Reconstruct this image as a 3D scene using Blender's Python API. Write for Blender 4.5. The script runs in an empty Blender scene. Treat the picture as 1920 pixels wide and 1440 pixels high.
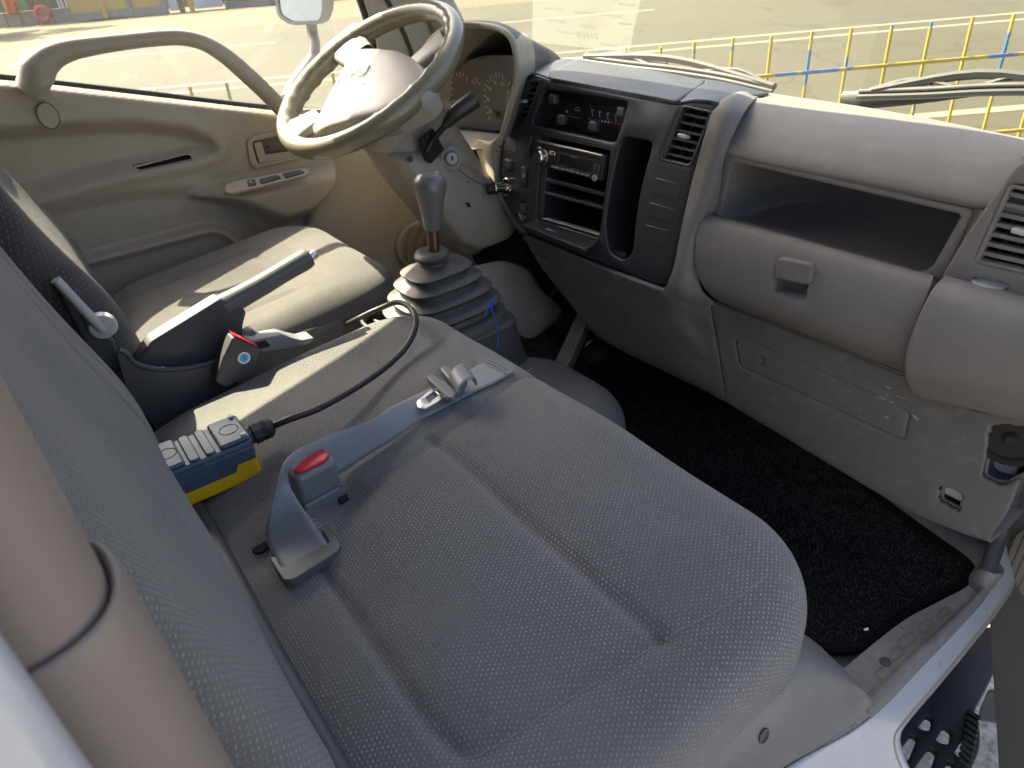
import bpy, bmesh, math, random
import numpy as np
from mathutils import Vector, Matrix
random.seed(7); rng = np.random.default_rng(7)
S = bpy.context.scene
COL = S.collection
rad = math.radians

# ---------------------------------------------------------------- camera
CAMZ = 1.70                                   # phone held outside the open passenger door
CAM = np.array([0.0, 0.0, CAMZ])
F, CX, CY = 1331.0, 960.0, 720.0              # photograph's pixels (1920 x 1440)
# R rows as measured: X, Y, Z axes in camera coordinates
R = np.array([[0.59608858, 0.38610884, -0.70398748],
              [0.79953179, -0.36588681, 0.47631477],
              [-0.0736704, -0.84678616, -0.52680724]])
cam = bpy.data.cameras.new("camera"); cam_o = bpy.data.objects.new("camera", cam); COL.objects.link(cam_o)
right, down, fwd = R[:, 0], R[:, 1], R[:, 2]
M = Matrix.Identity(4)
for i in range(3):
    M[i][0], M[i][1], M[i][2], M[i][3] = right[i], -down[i], -fwd[i], CAM[i]
cam_o.matrix_world = M
cam.sensor_width = 36; cam.lens = F / 1920 * 36; cam.clip_start = 0.02; cam.clip_end = 3000
cam.dof.use_dof = True; cam.dof.focus_distance = 0.92; cam.dof.aperture_fstop = 11.0
S.camera = cam_o
S.render.resolution_x, S.render.resolution_y = 1024, 768

# ---------------------------------------------------------------- sky, sun, exposure
SUN = np.array([-1.0, -0.30, 1.22]); SUN /= np.linalg.norm(SUN)
world = bpy.data.worlds.new("World"); S.world = world; world.use_nodes = True
wn = world.node_tree.nodes; wl = world.node_tree.links
sky = wn.new("ShaderNodeTexSky"); sky.sky_type = 'NISHITA'; sky.sun_disc = False
sky.sun_elevation = math.asin(SUN[2]); sky.sun_rotation = math.atan2(SUN[0], SUN[1]); sky.dust_density = 7.0; sky.air_density = 0.8; sky.ozone_density = 0.3
wl.new(sky.outputs[0], wn["Background"].inputs[0]); wn["Background"].inputs[1].default_value = 0.11
sl = bpy.data.lights.new("sun", 'SUN'); sl.energy = 5.0; sl.angle = rad(0.53); sl.color = (1, 0.90, 0.66)
so = bpy.data.objects.new("sun", sl); COL.objects.link(so); so.location = (-6, 0, 9)
so.rotation_euler = Vector(-SUN).to_track_quat('-Z', 'Y').to_euler()
S.view_settings.view_transform = 'Standard'; S.view_settings.look = 'None'
S.view_settings.exposure = 2.35; S.view_settings.gamma = 1
try:
    S.cycles.max_bounces = 10; S.cycles.diffuse_bounces = 5; S.cycles.glossy_bounces = 4
    S.cycles.transparent_max_bounces = 12; S.cycles.caustics_reflective = False; S.cycles.caustics_refractive = False
    S.cycles.sample_clamp_indirect = 6
    S.cycles.use_denoising = True
except Exception: pass

# ---------------------------------------------------------------- measuring helpers: a direction seen in the photograph, met with a plane of the cab
V = lambda *a: np.array(a, float)
def ray(px, py): return R @ np.array([(px - CX) / F, (py - CY) / F, 1.0])
def onX(px, py, x): r = ray(px, py); return CAM + r * (x / r[0])
def onY(px, py, y): r = ray(px, py); return CAM + r * (y / r[1])
def onZ(px, py, z): r = ray(px, py); return CAM + r * ((z - CAMZ) / r[2])
def onP(px, py, o, n): r = ray(px, py); return CAM + r * (np.dot(np.asarray(o) - CAM, n) / np.dot(r, n))
def unit(v): v = np.asarray(v, float); return v / np.linalg.norm(v)
def proj(p):
    c = (np.asarray(p) - CAM) @ R
    return CX + F * c[0] / c[2], CY + F * c[1] / c[2]

def surf(px, py):
    "first surface met in this direction: point and normal"
    dg = bpy.context.evaluated_depsgraph_get(); dg.update(); r = unit(ray(px, py))
    h, loc, n, _, _, _ = S.ray_cast(dg, Vector(CAM), Vector(r)); n = np.array(n); n = n if n @ r < 0 else -n
    return np.array(loc), n
# ---------------------------------------------------------------- scene helpers
def tag(o, label=None, cat=None, kind=None, group=None):
    if label: o["label"] = label
    if cat: o["category"] = cat
    if kind: o["kind"] = kind
    if group: o["group"] = group
    return o
def thing(name, label, cat, loc, group=None):
    o = bpy.data.objects.new(name, None); COL.objects.link(o); o.location = Vector(loc); o.empty_display_size = .05
    o["wloc"] = [float(c) for c in loc]
    return tag(o, label, cat, None, group)
def worldloc(o):
    return Vector(o["wloc"]) if "wloc" in o else Vector((0, 0, 0))
def link(o, parent=None):
    COL.objects.link(o)
    if parent is not None:
        o.parent = parent
        o.matrix_parent_inverse = Matrix.Translation(-worldloc(parent))
    return o
def mesh(name, verts, faces, mat, parent=None, smooth=40, uv=None):
    me = bpy.data.meshes.new(name)
    me.from_pydata([tuple(float(c) for c in v) for v in verts], [], [tuple(int(i) for i in f) for f in faces])
    if uv is not None:
        l = me.uv_layers.new(name="UVMap")
        idx = np.empty(len(me.loops), np.int32); me.loops.foreach_get("vertex_index", idx)
        l.data.foreach_set("uv", np.asarray(uv, np.float32)[idx].ravel())
    me.update()
    if smooth:
        me.polygons.foreach_set("use_smooth", [True] * len(me.polygons))
        if smooth < 180: me.set_sharp_from_angle(angle=rad(smooth))
    if mat is not None: me.materials.append(mat)
    o = bpy.data.objects.new(name, me)
    return link(o, parent)
def bev(o, w, seg=2, ang=35):
    m = o.modifiers.new("bevel", 'BEVEL'); m.width = w; m.segments = seg; m.limit_method = 'ANGLE'; m.angle_limit = rad(ang)
    m.harden_normals = False
    return o
def solid(o, t, off=-1):
    m = o.modifiers.new("thick", 'SOLIDIFY'); m.thickness = t; m.offset = off; return o
HEXF = [(0, 3, 2, 1), (4, 5, 6, 7), (0, 1, 5, 4), (1, 2, 6, 5), (2, 3, 7, 6), (3, 0, 4, 7)]
def fixn(o):
    bm = bmesh.new(); bm.from_mesh(o.data); bmesh.ops.recalc_face_normals(bm, faces=bm.faces); bm.to_mesh(o.data); bm.free(); return o
def hexa(name, a, b, mat, parent=None, bv=0.0, seg=2):
    """a: 4 corners, b: the 4 opposite corners"""
    o = mesh(name, list(a) + list(b), HEXF, mat, parent, smooth=30 if bv else 0)
    fixn(o)
    if bv: bev(o, bv, seg)
    return o
def box(name, c, sx, sy, sz, mat, parent=None, ax=None, bv=0.003, seg=2):
    """ax: three unit axes (rows), sizes are full lengths"""
    c = np.asarray(c, float)
    if ax is None: ax = np.eye(3)
    e = [np.asarray(ax[0]) * sx / 2, np.asarray(ax[1]) * sy / 2, np.asarray(ax[2]) * sz / 2]
    q = [(-1, -1), (1, -1), (1, 1), (-1, 1)]
    return hexa(name, [c + i * e[0] + j * e[1] - e[2] for i, j in q], [c + i * e[0] + j * e[1] + e[2] for i, j in q], mat, parent, bv, seg)
def prism(name, loop, vec, mat, parent=None, bv=0.0, seg=2, smooth=35):
    """closed loop of 3D points pushed along vec"""
    n = len(loop); loop = [np.asarray(p, float) for p in loop]
    vs = loop + [p + np.asarray(vec) for p in loop]
    fs = [tuple(range(n)), tuple(range(2 * n - 1, n - 1, -1))] + [(i, i + n, (i + 1) % n + n, (i + 1) % n) for i in range(n)]
    o = mesh(name, vs, fs, mat, parent, smooth=smooth); fixn(o)
    if bv: bev(o, bv, seg)
    return o
def catmull(P, m, closed=False):
    P = np.asarray(P, float); n = len(P); out = []
    rngi = range(n if closed else n - 1)
    for i in rngi:
        p0 = P[(i - 1) % n] if closed or i > 0 else 2 * P[0] - P[1]
        p1 = P[i]; p2 = P[(i + 1) % n]
        p3 = P[(i + 2) % n] if closed or i + 2 < n else 2 * P[-1] - P[-2]
        for k in range(m):
            t = k / m
            out.append(.5 * ((2 * p1) + (-p0 + p2) * t + (2 * p0 - 5 * p1 + 4 * p2 - p3) * t * t + (-p0 + 3 * p1 - 3 * p2 + p3) * t ** 3))
    if not closed: out.append(P[-1])
    return np.array(out)
def gridmesh(name, G, mat, parent=None, uv=None, smooth=60, closed_u=False):
    """G: rows x cols x 3"""
    G = np.asarray(G); r, c = G.shape[:2]; fs = []
    for i in range(r - 1):
        for j in range(c - 1 if not closed_u else c):
            k = (j + 1) % c
            fs.append((i * c + j, i * c + k, (i + 1) * c + k, (i + 1) * c + j))
    return mesh(name, G.reshape(-1, 3), fs, mat, parent, smooth, uv)
def loft(name, rows, mat, parent=None, m=6, n=6, closed=False, thick=0, smooth=60, off=-1):
    rows = [catmull(r, m, closed) for r in rows]
    G = catmull(np.array(rows).reshape(len(rows), -1), n).reshape(-1, rows[0].shape[0], 3)
    o = gridmesh(name, G, mat, parent, smooth=smooth, closed_u=closed)
    if thick: solid(o, thick, off)
    return o
def frames(P):
    P = np.asarray(P); T = np.gradient(P, axis=0); T /= np.linalg.norm(T, axis=1)[:, None]
    a = V(0, 0, 1) if abs(T[0][2]) < .9 else V(1, 0, 0)
    N = [unit(np.cross(np.cross(T[0], a), T[0]))]
    for i in range(1, len(P)):
        v = N[-1] - T[i] * np.dot(N[-1], T[i]); N.append(unit(v))
    N = np.array(N); return T, N, np.cross(T, N)
def tube(name, P, r, mat, parent=None, seg=12, m=6, caps=True, flat=1.0, nref=None):
    """r: number or list per control point; flat scales the section along the second axis"""
    P = np.asarray(P, float)
    rr = np.full(len(P), r) if np.isscalar(r) else np.asarray(r, float)
    if m > 1 and len(P) > 2:
        Q = catmull(np.hstack([P, rr[:, None]]), m); P, rr = Q[:, :3], Q[:, 3]
    T, N, B = frames(P)
    if nref is not None:
        nref = unit(nref); N = np.array([unit(nref - t * np.dot(nref, t)) for t in T]); B = np.cross(T, N)
    th = np.linspace(0, 2 * np.pi, seg, endpoint=False)
    G = P[:, None] + rr[:, None, None] * (np.cos(th)[None, :, None] * N[:, None] + flat * np.sin(th)[None, :, None] * B[:, None])
    o_v = G.reshape(-1, 3); n = len(P); fs = []
    for i in range(n - 1):
        for j in range(seg):
            k = (j + 1) % seg; fs.append((i * seg + j, i * seg + k, (i + 1) * seg + k, (i + 1) * seg + j))
    if caps: fs += [tuple(range(seg - 1, -1, -1)), tuple(range((n - 1) * seg, n * seg))]
    return fixn(mesh(name, o_v, fs, mat, parent, smooth=50))
def lathe(name, prof, o, axis, mat, parent=None, seg=28, ref=None, sq=None, smooth=40):
    """prof: (radius, height) pairs along axis; sq: squareness exponent per pair or one (None = round)"""
    axis = unit(axis); ref = V(1, 0, 0) if ref is None else np.asarray(ref, float)
    if abs(np.dot(ref, axis)) > .95: ref = V(0, 1, 0)
    u = unit(ref - axis * np.dot(ref, axis)); v = np.cross(axis, u)
    th = np.linspace(0, 2 * np.pi, seg, endpoint=False); vs = []
    for k, pr in enumerate(prof):
        rx, h = pr[0], pr[1]; ry = pr[2] if len(pr) > 2 else rx
        cu, sv = np.cos(th), np.sin(th)
        if sq: e = 2.0 / sq; cu = np.sign(cu) * np.abs(cu) ** e; sv = np.sign(sv) * np.abs(sv) ** e
        vs.append(np.asarray(o) + h * axis + rx * cu[:, None] * u + ry * sv[:, None] * v)
    vs = np.array(vs); n = len(prof); fs = []
    for i in range(n - 1):
        for j in range(seg):
            k = (j + 1) % seg; fs.append((i * seg + j, i * seg + k, (i + 1) * seg + k, (i + 1) * seg + j))
    fs += [tuple(range(seg - 1, -1, -1)), tuple(range((n - 1) * seg, n * seg))]
    return fixn(mesh(name, vs.reshape(-1, 3), fs, mat, parent, smooth=smooth))
def rnd(P, r, n=5):
    """round the corners of a polygon (2D or 3D points)"""
    P = [np.asarray(p, float) for p in P]; out = []; m = len(P)
    rs = [r] * m if np.isscalar(r) else r
    for i in range(m):
        a, b, c = P[i - 1], P[i], P[(i + 1) % m]
        la, lc = np.linalg.norm(a - b), np.linalg.norm(c - b)
        t = min(rs[i], la * .49, lc * .49)
        if t < 1e-6: out.append(b); continue
        s, e = b + (a - b) / la * t, b + (c - b) / lc * t
        for k in range(n + 1):
            q = k / n; out.append((1 - q) ** 2 * s + 2 * q * (1 - q) * b + q * q * e)
    return out
def inset2(P, d):
    """move a closed 2D loop inwards (counter-clockwise) by d"""
    P = np.asarray(P, float); a = np.roll(P, 1, 0); c = np.roll(P, -1, 0)
    e1 = P - a; e2 = c - P; e1 /= np.maximum(np.linalg.norm(e1, axis=1), 1e-9)[:, None]; e2 /= np.maximum(np.linalg.norm(e2, axis=1), 1e-9)[:, None]
    n = np.stack([-(e1 + e2)[:, 1], (e1 + e2)[:, 0]], 1); n /= np.maximum(np.linalg.norm(n, axis=1), 1e-9)[:, None]
    return P + n * d
def area2(P): P = np.asarray(P); x, y = P[:, 0], P[:, 1]; return .5 * np.sum(x * np.roll(y, -1) - y * np.roll(x, -1))
def plate(name, outer, holes, o, u, v, mat, parent=None, thick=.004, bevel=.0015, warp=None, sub=False):
    """flat panel with holes; loops are 3D points near the plane (o,u,v). Front is +n = u x v"""
    from mathutils.geometry import delaunay_2d_cdt
    o = np.asarray(o, float); u = unit(u); v = unit(np.asarray(v) - u * np.dot(u, v)); n = np.cross(u, v)
    loops = []
    for k, lp in enumerate([outer] + list(holes)):
        q = np.array([((np.asarray(p) - o) @ u, (np.asarray(p) - o) @ v) for p in lp])
        keep = np.linalg.norm(q - np.roll(q, 1, 0), axis=1) > 1e-5; q = q[keep]
        if (area2(q) < 0) == (k == 0): q = q[::-1]
        loops.append(q)
    front = [inset2(q, bevel) for q in loops]
    pv, pe = [], []
    for q in front:
        b = len(pv); pv += [Vector(p) for p in q]; pe += [(b + i, b + (i + 1) % len(q)) for i in range(len(q))]
    if sub:
        lo, hi = loops[0].min(0), loops[0].max(0)
        g = np.array([(x, y) for x in np.arange(lo[0], hi[0], .012) for y in np.arange(lo[1], hi[1], .03)])
        ok = sdf_poly(g, front[0]) < -.004
        for q in front[1:]: ok &= sdf_poly(g, q) > .004
        pv += [Vector(p) for p in g[ok]]
    cv, ce, cf, _, _, _ = delaunay_2d_cdt(pv, pe, [], 0, 1e-7)
    cv = np.array([tuple(p) for p in cv]); cf = [f for f in cf if len(f) == 3]
    cen = np.array([cv[list(f)].mean(0) for f in cf]); ok = sdf_poly(cen, front[0]) < 0
    for q in front[1:]: ok &= sdf_poly(cen, q) > 0
    vs = [(*p, 0.0) for p in cv]; fs = [tuple(f) for f, k in zip(cf, ok) if k]
    for q, fq in zip(loops, front):
        m = len(q); b = len(vs)
        vs += [(*p, 0.0) for p in fq] + [(*lerp2(p, r, .7), -bevel * .3) for p, r in zip(fq, q)] + [(*p, -bevel) for p in q] + [(*p, -thick) for p in q]
        for r in range(3):
            fs += [(b + r * m + i, b + (r + 1) * m + i, b + (r + 1) * m + (i + 1) % m, b + r * m + (i + 1) % m) for i in range(m)]
    co = np.array(vs); W = o + co[:, :1] * u + co[:, 1:2] * v + co[:, 2:3] * n
    if warp is not None: W = warp(W)
    ob = mesh(name, W, fs, mat, parent, smooth=0)
    bm = bmesh.new(); bm.from_mesh(ob.data); bmesh.ops.remove_doubles(bm, verts=bm.verts, dist=1e-5); bmesh.ops.recalc_face_normals(bm, faces=bm.faces); bm.to_mesh(ob.data); bm.free()
    me = ob.data; me.polygons.foreach_set("use_smooth", [True] * len(me.polygons)); me.set_sharp_from_angle(angle=rad(50))
    return ob
def lerp2(a, b, t): return a[0] * (1 - t) + b[0] * t, a[1] * (1 - t) + b[1] * t
def cavity(name, loop, vec, mat, parent=None, shrink=1.0):
    """open pocket behind a hole: walls and a back"""
    loop = [np.asarray(p, float) for p in loop]; n = len(loop); c = sum(loop) / n
    back = [c + (p - c) * shrink + np.asarray(vec) for p in loop]
    fs = [(i, (i + 1) % n, (i + 1) % n + n, i + n) for i in range(n)] + [tuple(range(n, 2 * n))]
    return mesh(name, loop + back, fs, mat, parent, smooth=35)
def sdf_poly(Pt, poly):
    """signed distance (negative inside) of points (n,2) to polygon"""
    Pt = np.asarray(Pt, float); poly = np.asarray(poly, float); d = np.full(len(Pt), 1e9); s = np.ones(len(Pt))
    n = len(poly)
    for i in range(n):
        a, b = poly[i], poly[(i + 1) % n]; e = b - a; w = Pt - a
        t = np.clip((w @ e) / (e @ e + 1e-12), 0, 1); q = w - t[:, None] * e; d = np.minimum(d, (q * q).sum(1))
        c1 = Pt[:, 1] >= a[1]; c2 = Pt[:, 1] < b[1]; c3 = e[0] * w[:, 1] > e[1] * w[:, 0]
        al = c1 & c2 & c3; no = ~c1 & ~c2 & ~c3; s = np.where(al | no, -s, s)
    return s * np.sqrt(d)
def sst(a, b, x): t = np.clip((x - a) / (b - a), 0, 1); return t * t * (3 - 2 * t)
def drape(name, o, u, v, n, x0, x1, y0, y1, Rc, r, skirt, top, step, mat, parent=None, warp=None):
    """padded cover: flat field top(x,y), rolled edge of radius r, skirt. local axes u,v,n at o"""
    ext = r * math.pi / 2 + skirt - r
    xs = np.arange(x0 - ext, x1 + ext + step, step); ys = np.arange(y0 - ext, y1 + ext + step, step)
    X, Y = np.meshgrid(xs, ys); P = np.stack([X.ravel(), Y.ravel()], 1)
    c = V((x0 + x1) / 2, (y0 + y1) / 2); h = V((x1 - x0) / 2 - r, (y1 - y0) / 2 - r); Ri = max(Rc - r, .004)
    q = P - c; sg = np.sign(q); a = np.abs(q) - (h - Ri)
    mx = np.maximum(a, 0); L = np.linalg.norm(mx, axis=1)
    d = L + np.minimum(a.max(1), 0) - Ri
    g = np.where(L[:, None] > 1e-9, mx / np.maximum(L, 1e-9)[:, None], np.where((a[:, 0] > a[:, 1])[:, None], V(1, 0), V(0, 1))) * sg
    dd = np.clip(d, 0, r * math.pi / 2 + skirt)
    cp = P - g * np.maximum(d, 0)[:, None]
    ph = np.clip(dd / r, 0, math.pi / 2)
    pos = cp + g * (r * np.sin(ph))[:, None]
    z = top(cp[:, 0], cp[:, 1]) - r * (1 - np.cos(ph)) - np.maximum(dd - r * math.pi / 2, 0)
    W = np.asarray(o) + pos[:, :1] * np.asarray(u) + pos[:, 1:] * np.asarray(v) + z[:, None] * np.asarray(n)
    if warp is not None: W = warp(W)
    return gridmesh(name, W.reshape(len(ys), len(xs), 3), mat, parent, uv=P, smooth=180)
def text(name, s, o, u, v, size, mat, parent=None, lift=.0006):
    cu = bpy.data.curves.new(name, 'FONT'); cu.body = s; cu.size = size; cu.align_x = 'CENTER'; cu.align_y = 'CENTER'; cu.extrude = .0002
    cu.materials.append(mat)
    ob = bpy.data.objects.new(name, cu); u = unit(u); v = unit(np.asarray(v) - u * np.dot(u, v)); n = np.cross(u, v)
    p = np.asarray(o) + n * lift
    m = Matrix.Identity(4)
    for i in range(3): m[i][0], m[i][1], m[i][2], m[i][3] = u[i], v[i], n[i], p[i]
    COL.objects.link(ob); dg = bpy.context.evaluated_depsgraph_get(); dg.update()
    me = bpy.data.meshes.new_from_object(ob.evaluated_get(dg)); bpy.data.objects.remove(ob); bpy.data.curves.remove(cu)
    me.transform(m); me.name = name
    if not me.materials: me.materials.append(mat)
    return link(bpy.data.objects.new(name, me), parent)

# ---------------------------------------------------------------- materials
class NT:
    def __init__(s, name):
        s.m = bpy.data.materials.new(name); s.m.use_nodes = True; s.t = s.m.node_tree; s.b = s.t.nodes["Principled BSDF"]
    def n(s, k, **kw):
        x = s.t.nodes.new("ShaderNode" + k)
        for a, b in kw.items(): setattr(x, a, b)
        return x
    def l(s, a, b): s.t.links.new(a, b)
    def co(s, kind="Object"): return s.n("TexCoord").outputs[kind]
    def noise(s, scale, detail=3, rough=.5, vec=None, kind="Object"):
        x = s.n("TexNoise"); x.inputs["Scale"].default_value = scale; x.inputs["Detail"].default_value = detail; x.inputs["Roughness"].default_value = rough
        s.l(vec if vec is not None else s.co(kind), x.inputs["Vector"]); return x.outputs["Fac"]
    def ramp(s, f, stops):
        x = s.n("ValToRGB"); e = x.color_ramp.elements
        while len(e) < len(stops): e.new(.5)
        for k, (p, c) in enumerate(stops): e[k].position = p; e[k].color = (*c, 1) if len(c) == 3 else c
        s.l(f, x.inputs[0]); return x.outputs[0]
    def mix(s, f, a, b, mode='MIX'):
        x = s.n("Mix", data_type='RGBA', blend_type=mode)
        for k, val in ((0, f), (6, a), (7, b)):
            if isinstance(val, (int, float)): x.inputs[k].default_value = val
            elif isinstance(val, tuple): x.inputs[k].default_value = (*val, 1)
            else: s.l(val, x.inputs[k])
        return x.outputs[2]
    def math(s, op, a, b=None, c=None):
        x = s.n("Math", operation=op)
        for k, val in enumerate((a, b, c)):
            if val is None: continue
            if isinstance(val, (int, float)): x.inputs[k].default_value = val
            else: s.l(val, x.inputs[k])
        return x.outputs[0]
    def bump(s, h, st, dist=.001):
        x = s.n("Bump"); x.inputs["Strength"].default_value = st; x.inputs["Distance"].default_value = dist
        s.l(h, x.inputs["Height"]); s.l(x.outputs[0], s.b.inputs["Normal"])
    def setc(s, c):
        if isinstance(c, tuple): s.b.inputs["Base Color"].default_value = (*c, 1)
        else: s.l(c, s.b.inputs["Base Color"])
    def setr(s, r):
        if isinstance(r, (int, float)): s.b.inputs["Roughness"].default_value = r
        else: s.l(r, s.b.inputs["Roughness"])
def plastic(name, c, rough=.5, grain=420, gs=.25, var=.12, dirt=0.0, dirtc=(.30, .27, .22), spec=.5, scratch=0.0):
    k = NT(name); n1 = k.noise(5, 4)
    col = k.mix(n1, tuple(x * (1 - var) for x in c), tuple(min(1, x * (1 + var)) for x in c))
    if dirt:
        n2 = k.ramp(k.noise(38, 6, .65), [(.52, (0, 0, 0)), (.72, (dirt,) * 3)]); col = k.mix(n2, col, dirtc)
    if scratch:
        mp = k.n("Mapping"); mp.inputs["Scale"].default_value = (14, 14, 95); mp.inputs["Rotation"].default_value = (0.2, .5, .3)
        k.l(k.co(), mp.inputs[0]); nz = k.noise(2.2, 5, .6, mp.outputs[0])
        line = k.ramp(nz, [(.655, (0, 0, 0)), (.668, (1, 1, 1)), (.682, (1, 1, 1)), (.695, (0, 0, 0))])
        msk = k.ramp(k.noise(7, 2), [(.56, (0, 0, 0)), (.66, (scratch,) * 3)])
        col = k.mix(k.mix(1.0, line, msk, 'MULTIPLY'), col, (.62, .60, .56))
    k.setc(col); k.setr(k.math('MULTIPLY_ADD', k.noise(22, 4), .22, rough - .11))
    k.b.inputs["Specular IOR Level"].default_value = spec
    if gs:
        vo = k.n("TexVoronoi", feature='SMOOTH_F1'); vo.inputs["Scale"].default_value = grain; k.l(k.co(), vo.inputs["Vector"])
        k.bump(vo.outputs["Distance"], gs, .0012)
    return k.m
def simple(name, c, rough=.5, metal=0.0, spec=.5, var=.08, coat=0):
    k = NT(name); n1 = k.noise(30, 4)
    k.setc(k.mix(n1, tuple(x * (1 - var) for x in c), tuple(min(1, x * (1 + var)) for x in c)))
    k.setr(k.math('MULTIPLY_ADD', k.noise(60, 4), .16, max(.02, rough - .08))); k.b.inputs["Metallic"].default_value = metal; k.b.inputs["Specular IOR Level"].default_value = spec
    if coat: k.b.inputs["Coat Weight"].default_value = coat; k.b.inputs["Coat Roughness"].default_value = .1
    return k.m
def fabric(name, base, light, cu=.0074, cv=.0052, amount=.75, knit=.0011):
    k = NT(name); sp = k.n("SeparateXYZ"); k.l(k.co("UV"), sp.inputs[0])
    u = k.math('DIVIDE', sp.outputs[0], cu); v = k.math('DIVIDE', sp.outputs[1], cv)
    row = k.math('FLOOR', v); od = k.math('MODULO', k.math('ABSOLUTE', row), 2.0)
    uu = k.math('MULTIPLY_ADD', od, .5, u)
    fu = k.math('SUBTRACT', k.math('FRACT', uu), .5); fv = k.math('SUBTRACT', k.math('FRACT', v), .5)
    sk = k.math('ADD', fu, k.math('MULTIPLY', fv, .45))
    r2 = k.math('ADD', k.math('MULTIPLY', k.math('MULTIPLY', sk, sk), 2.2), k.math('MULTIPLY', k.math('MULTIPLY', fv, fv), 1.0))
    dot = k.ramp(r2, [(.012, (1, 1, 1)), (.085, (0, 0, 0))])
    kn = k.math('SINE', k.math('MULTIPLY', sp.outputs[1], 6.2832 / knit)); kx = k.math('SINE', k.math('MULTIPLY', sp.outputs[0], 6.2832 / (knit * 1.3)))
    weave = k.math('MULTIPLY_ADD', k.math('MULTIPLY', kn, kx), .5, .5)
    fine = k.noise(900, 2, .6, kind="UV"); wear = k.noise(6, 4, .6, kind="UV"); jit = k.ramp(k.noise(260, 3, .7, kind="UV"), [(.38, (0, 0, 0)), (.60, (1, 1, 1))]); dot = k.math('MULTIPLY', dot, jit)
    b0 = k.mix(weave, tuple(x * .45 for x in base), tuple(x * 1.55 for x in base))
    b0 = k.mix(k.ramp(fine, [(.35, (0, 0, 0)), (.7, (1, 1, 1))]), tuple(x * .5 for x in base), b0)
    am = k.math('MULTIPLY', k.math('MULTIPLY', dot, k.ramp(wear, [(.36, (.35, .35, .35)), (.62, (1, 1, 1))])), amount)
    c = k.mix(am, b0, light)
    dust = k.ramp(k.noise(4, 5, .6, kind="UV"), [(.42, (0, 0, 0)), (.72, (.34, .34, .34))])
    k.setc(k.mix(dust, c, (.27, .25, .22))); k.setr(.92); k.b.inputs["Specular IOR Level"].default_value = .15
    k.b.inputs["Sheen Weight"].default_value = .25; k.b.inputs["Sheen Roughness"].default_value = .4
    h = k.math('ADD', k.math('MULTIPLY', weave, .4), k.math('ADD', k.math('MULTIPLY', dot, .6), k.math('MULTIPLY', fine, .5)))
    k.bump(h, .8, .0016); return k.m
def glassmat(name, tint=(.93, .96, .95), rough=0.0, dirt=.0):
    k = NT(name); t = k.t; t.nodes.remove(k.b)
    tr = k.n("BsdfTransparent"); tr.inputs[0].default_value = (*tint, 1)
    gl = k.n("BsdfGlossy"); gl.inputs["Roughness"].default_value = rough
    lw = k.n("LayerWeight"); lw.inputs[0].default_value = .5; mx = k.n("MixShader"); k.l(k.math('MULTIPLY_ADD', k.math('POWER', lw.outputs["Facing"], 5.0), .9, .045), mx.inputs[0]); k.l(tr.outputs[0], mx.inputs[1]); k.l(gl.outputs[0], mx.inputs[2])
    out = mx.outputs[0]
    if dirt:
        df = k.n("BsdfTranslucent"); df.inputs[0].default_value = (.75, .72, .64, 1); m2 = k.n("MixShader")
        k.l(k.math('MULTIPLY_ADD', k.noise(9, 5, .65), dirt, dirt * .3), m2.inputs[0]); k.l(out, m2.inputs[1]); k.l(df.outputs[0], m2.inputs[2]); out = m2.outputs[0]
    k.l(out, t.nodes["Material Output"].inputs[0]); return k.m

BEIGE = (.325, .288, .236); GREY = (.155, .147, .140)
m_beige = plastic("beige_plastic", BEIGE, .5, dirt=.25, dirtc=(.22, .19, .15))
m_beige_s = plastic("beige_smooth_plastic", BEIGE, .42, gs=.1)
m_dash = plastic("grey_beige_dash", GREY, .62, spec=.22, dirt=.1, dirtc=(.36, .34, .31))
m_dashlow = plastic("scuffed_lower_dash", (.115, .110, .106), .6, spec=.25, dirt=.18, dirtc=(.33, .31, .28), scratch=.9)
m_black = plastic("black_panel_plastic", (.030, .032, .037), .40, grain=600, gs=.12, var=.2)
m_blackm = plastic("matt_black_plastic", (.016, .016, .017), .6, grain=600, gs=.1)
m_dark = simple("deep_black", (.006, .006, .007), .8)
m_char = plastic("charcoal_plastic", (.045, .047, .052), .5, grain=500, gs=.2)
m_greyp = plastic("mid_grey_plastic", (.17, .172, .178), .45, grain=500, gs=.12)
m_ltgrey = plastic("light_grey_plastic", (.36, .36, .36), .4, gs=.05)
m_rubber = simple("grey_rubber", (.066, .062, .057), .5)
m_blackr = simple("black_rubber", (.018, .018, .018), .5)
m_chrome = simple("chrome", (.82, .80, .74), .12, 1.0)
m_steel = simple("worn_steel", (.55, .55, .54), .32, 1.0)
m_fab = fabric("seat_cloth", (.178, .174, .168), (.60, .59, .57), .0050, .0036, .95)
m_fab2 = fabric("seat_back_cloth", (.150, .148, .144), (.52, .51, .50), .0060, .0046, .9)
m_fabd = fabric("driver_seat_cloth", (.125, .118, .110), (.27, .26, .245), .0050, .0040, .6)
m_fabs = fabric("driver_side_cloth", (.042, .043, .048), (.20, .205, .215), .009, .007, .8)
m_web = simple("belt_webbing", (.20, .215, .25), .6)
m_red = simple("red_button", (.62, .02, .035), .35)
m_yellow = simple("yellow_plastic", (.78, .47, .008), .45)
m_navy = plastic("dusty_navy_plastic", (.055, .085, .12), .45, gs=.05, dirt=.35, dirtc=(.17, .19, .205))
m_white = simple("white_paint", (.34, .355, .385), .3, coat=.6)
m_glass = glassmat("window_glass", dirt=.012)
m_wind = glassmat("windscreen_glass", (.93, .96, .92), dirt=.014)
m_lens = glassmat("cluster_lens", (.97, .97, .97), .02)
m_print = simple("printed_white", (.62, .63, .64), .6)
m_printb = simple("printed_blue", (.05, .17, .5), .6)
m_printr = simple("printed_red", (.5, .04, .04), .6)
m_blue = simple("blue_thread", (.01, .12, .62), .6)
m_sticker = simple("blue_sticker", (.10, .42, .72), .5)
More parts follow.
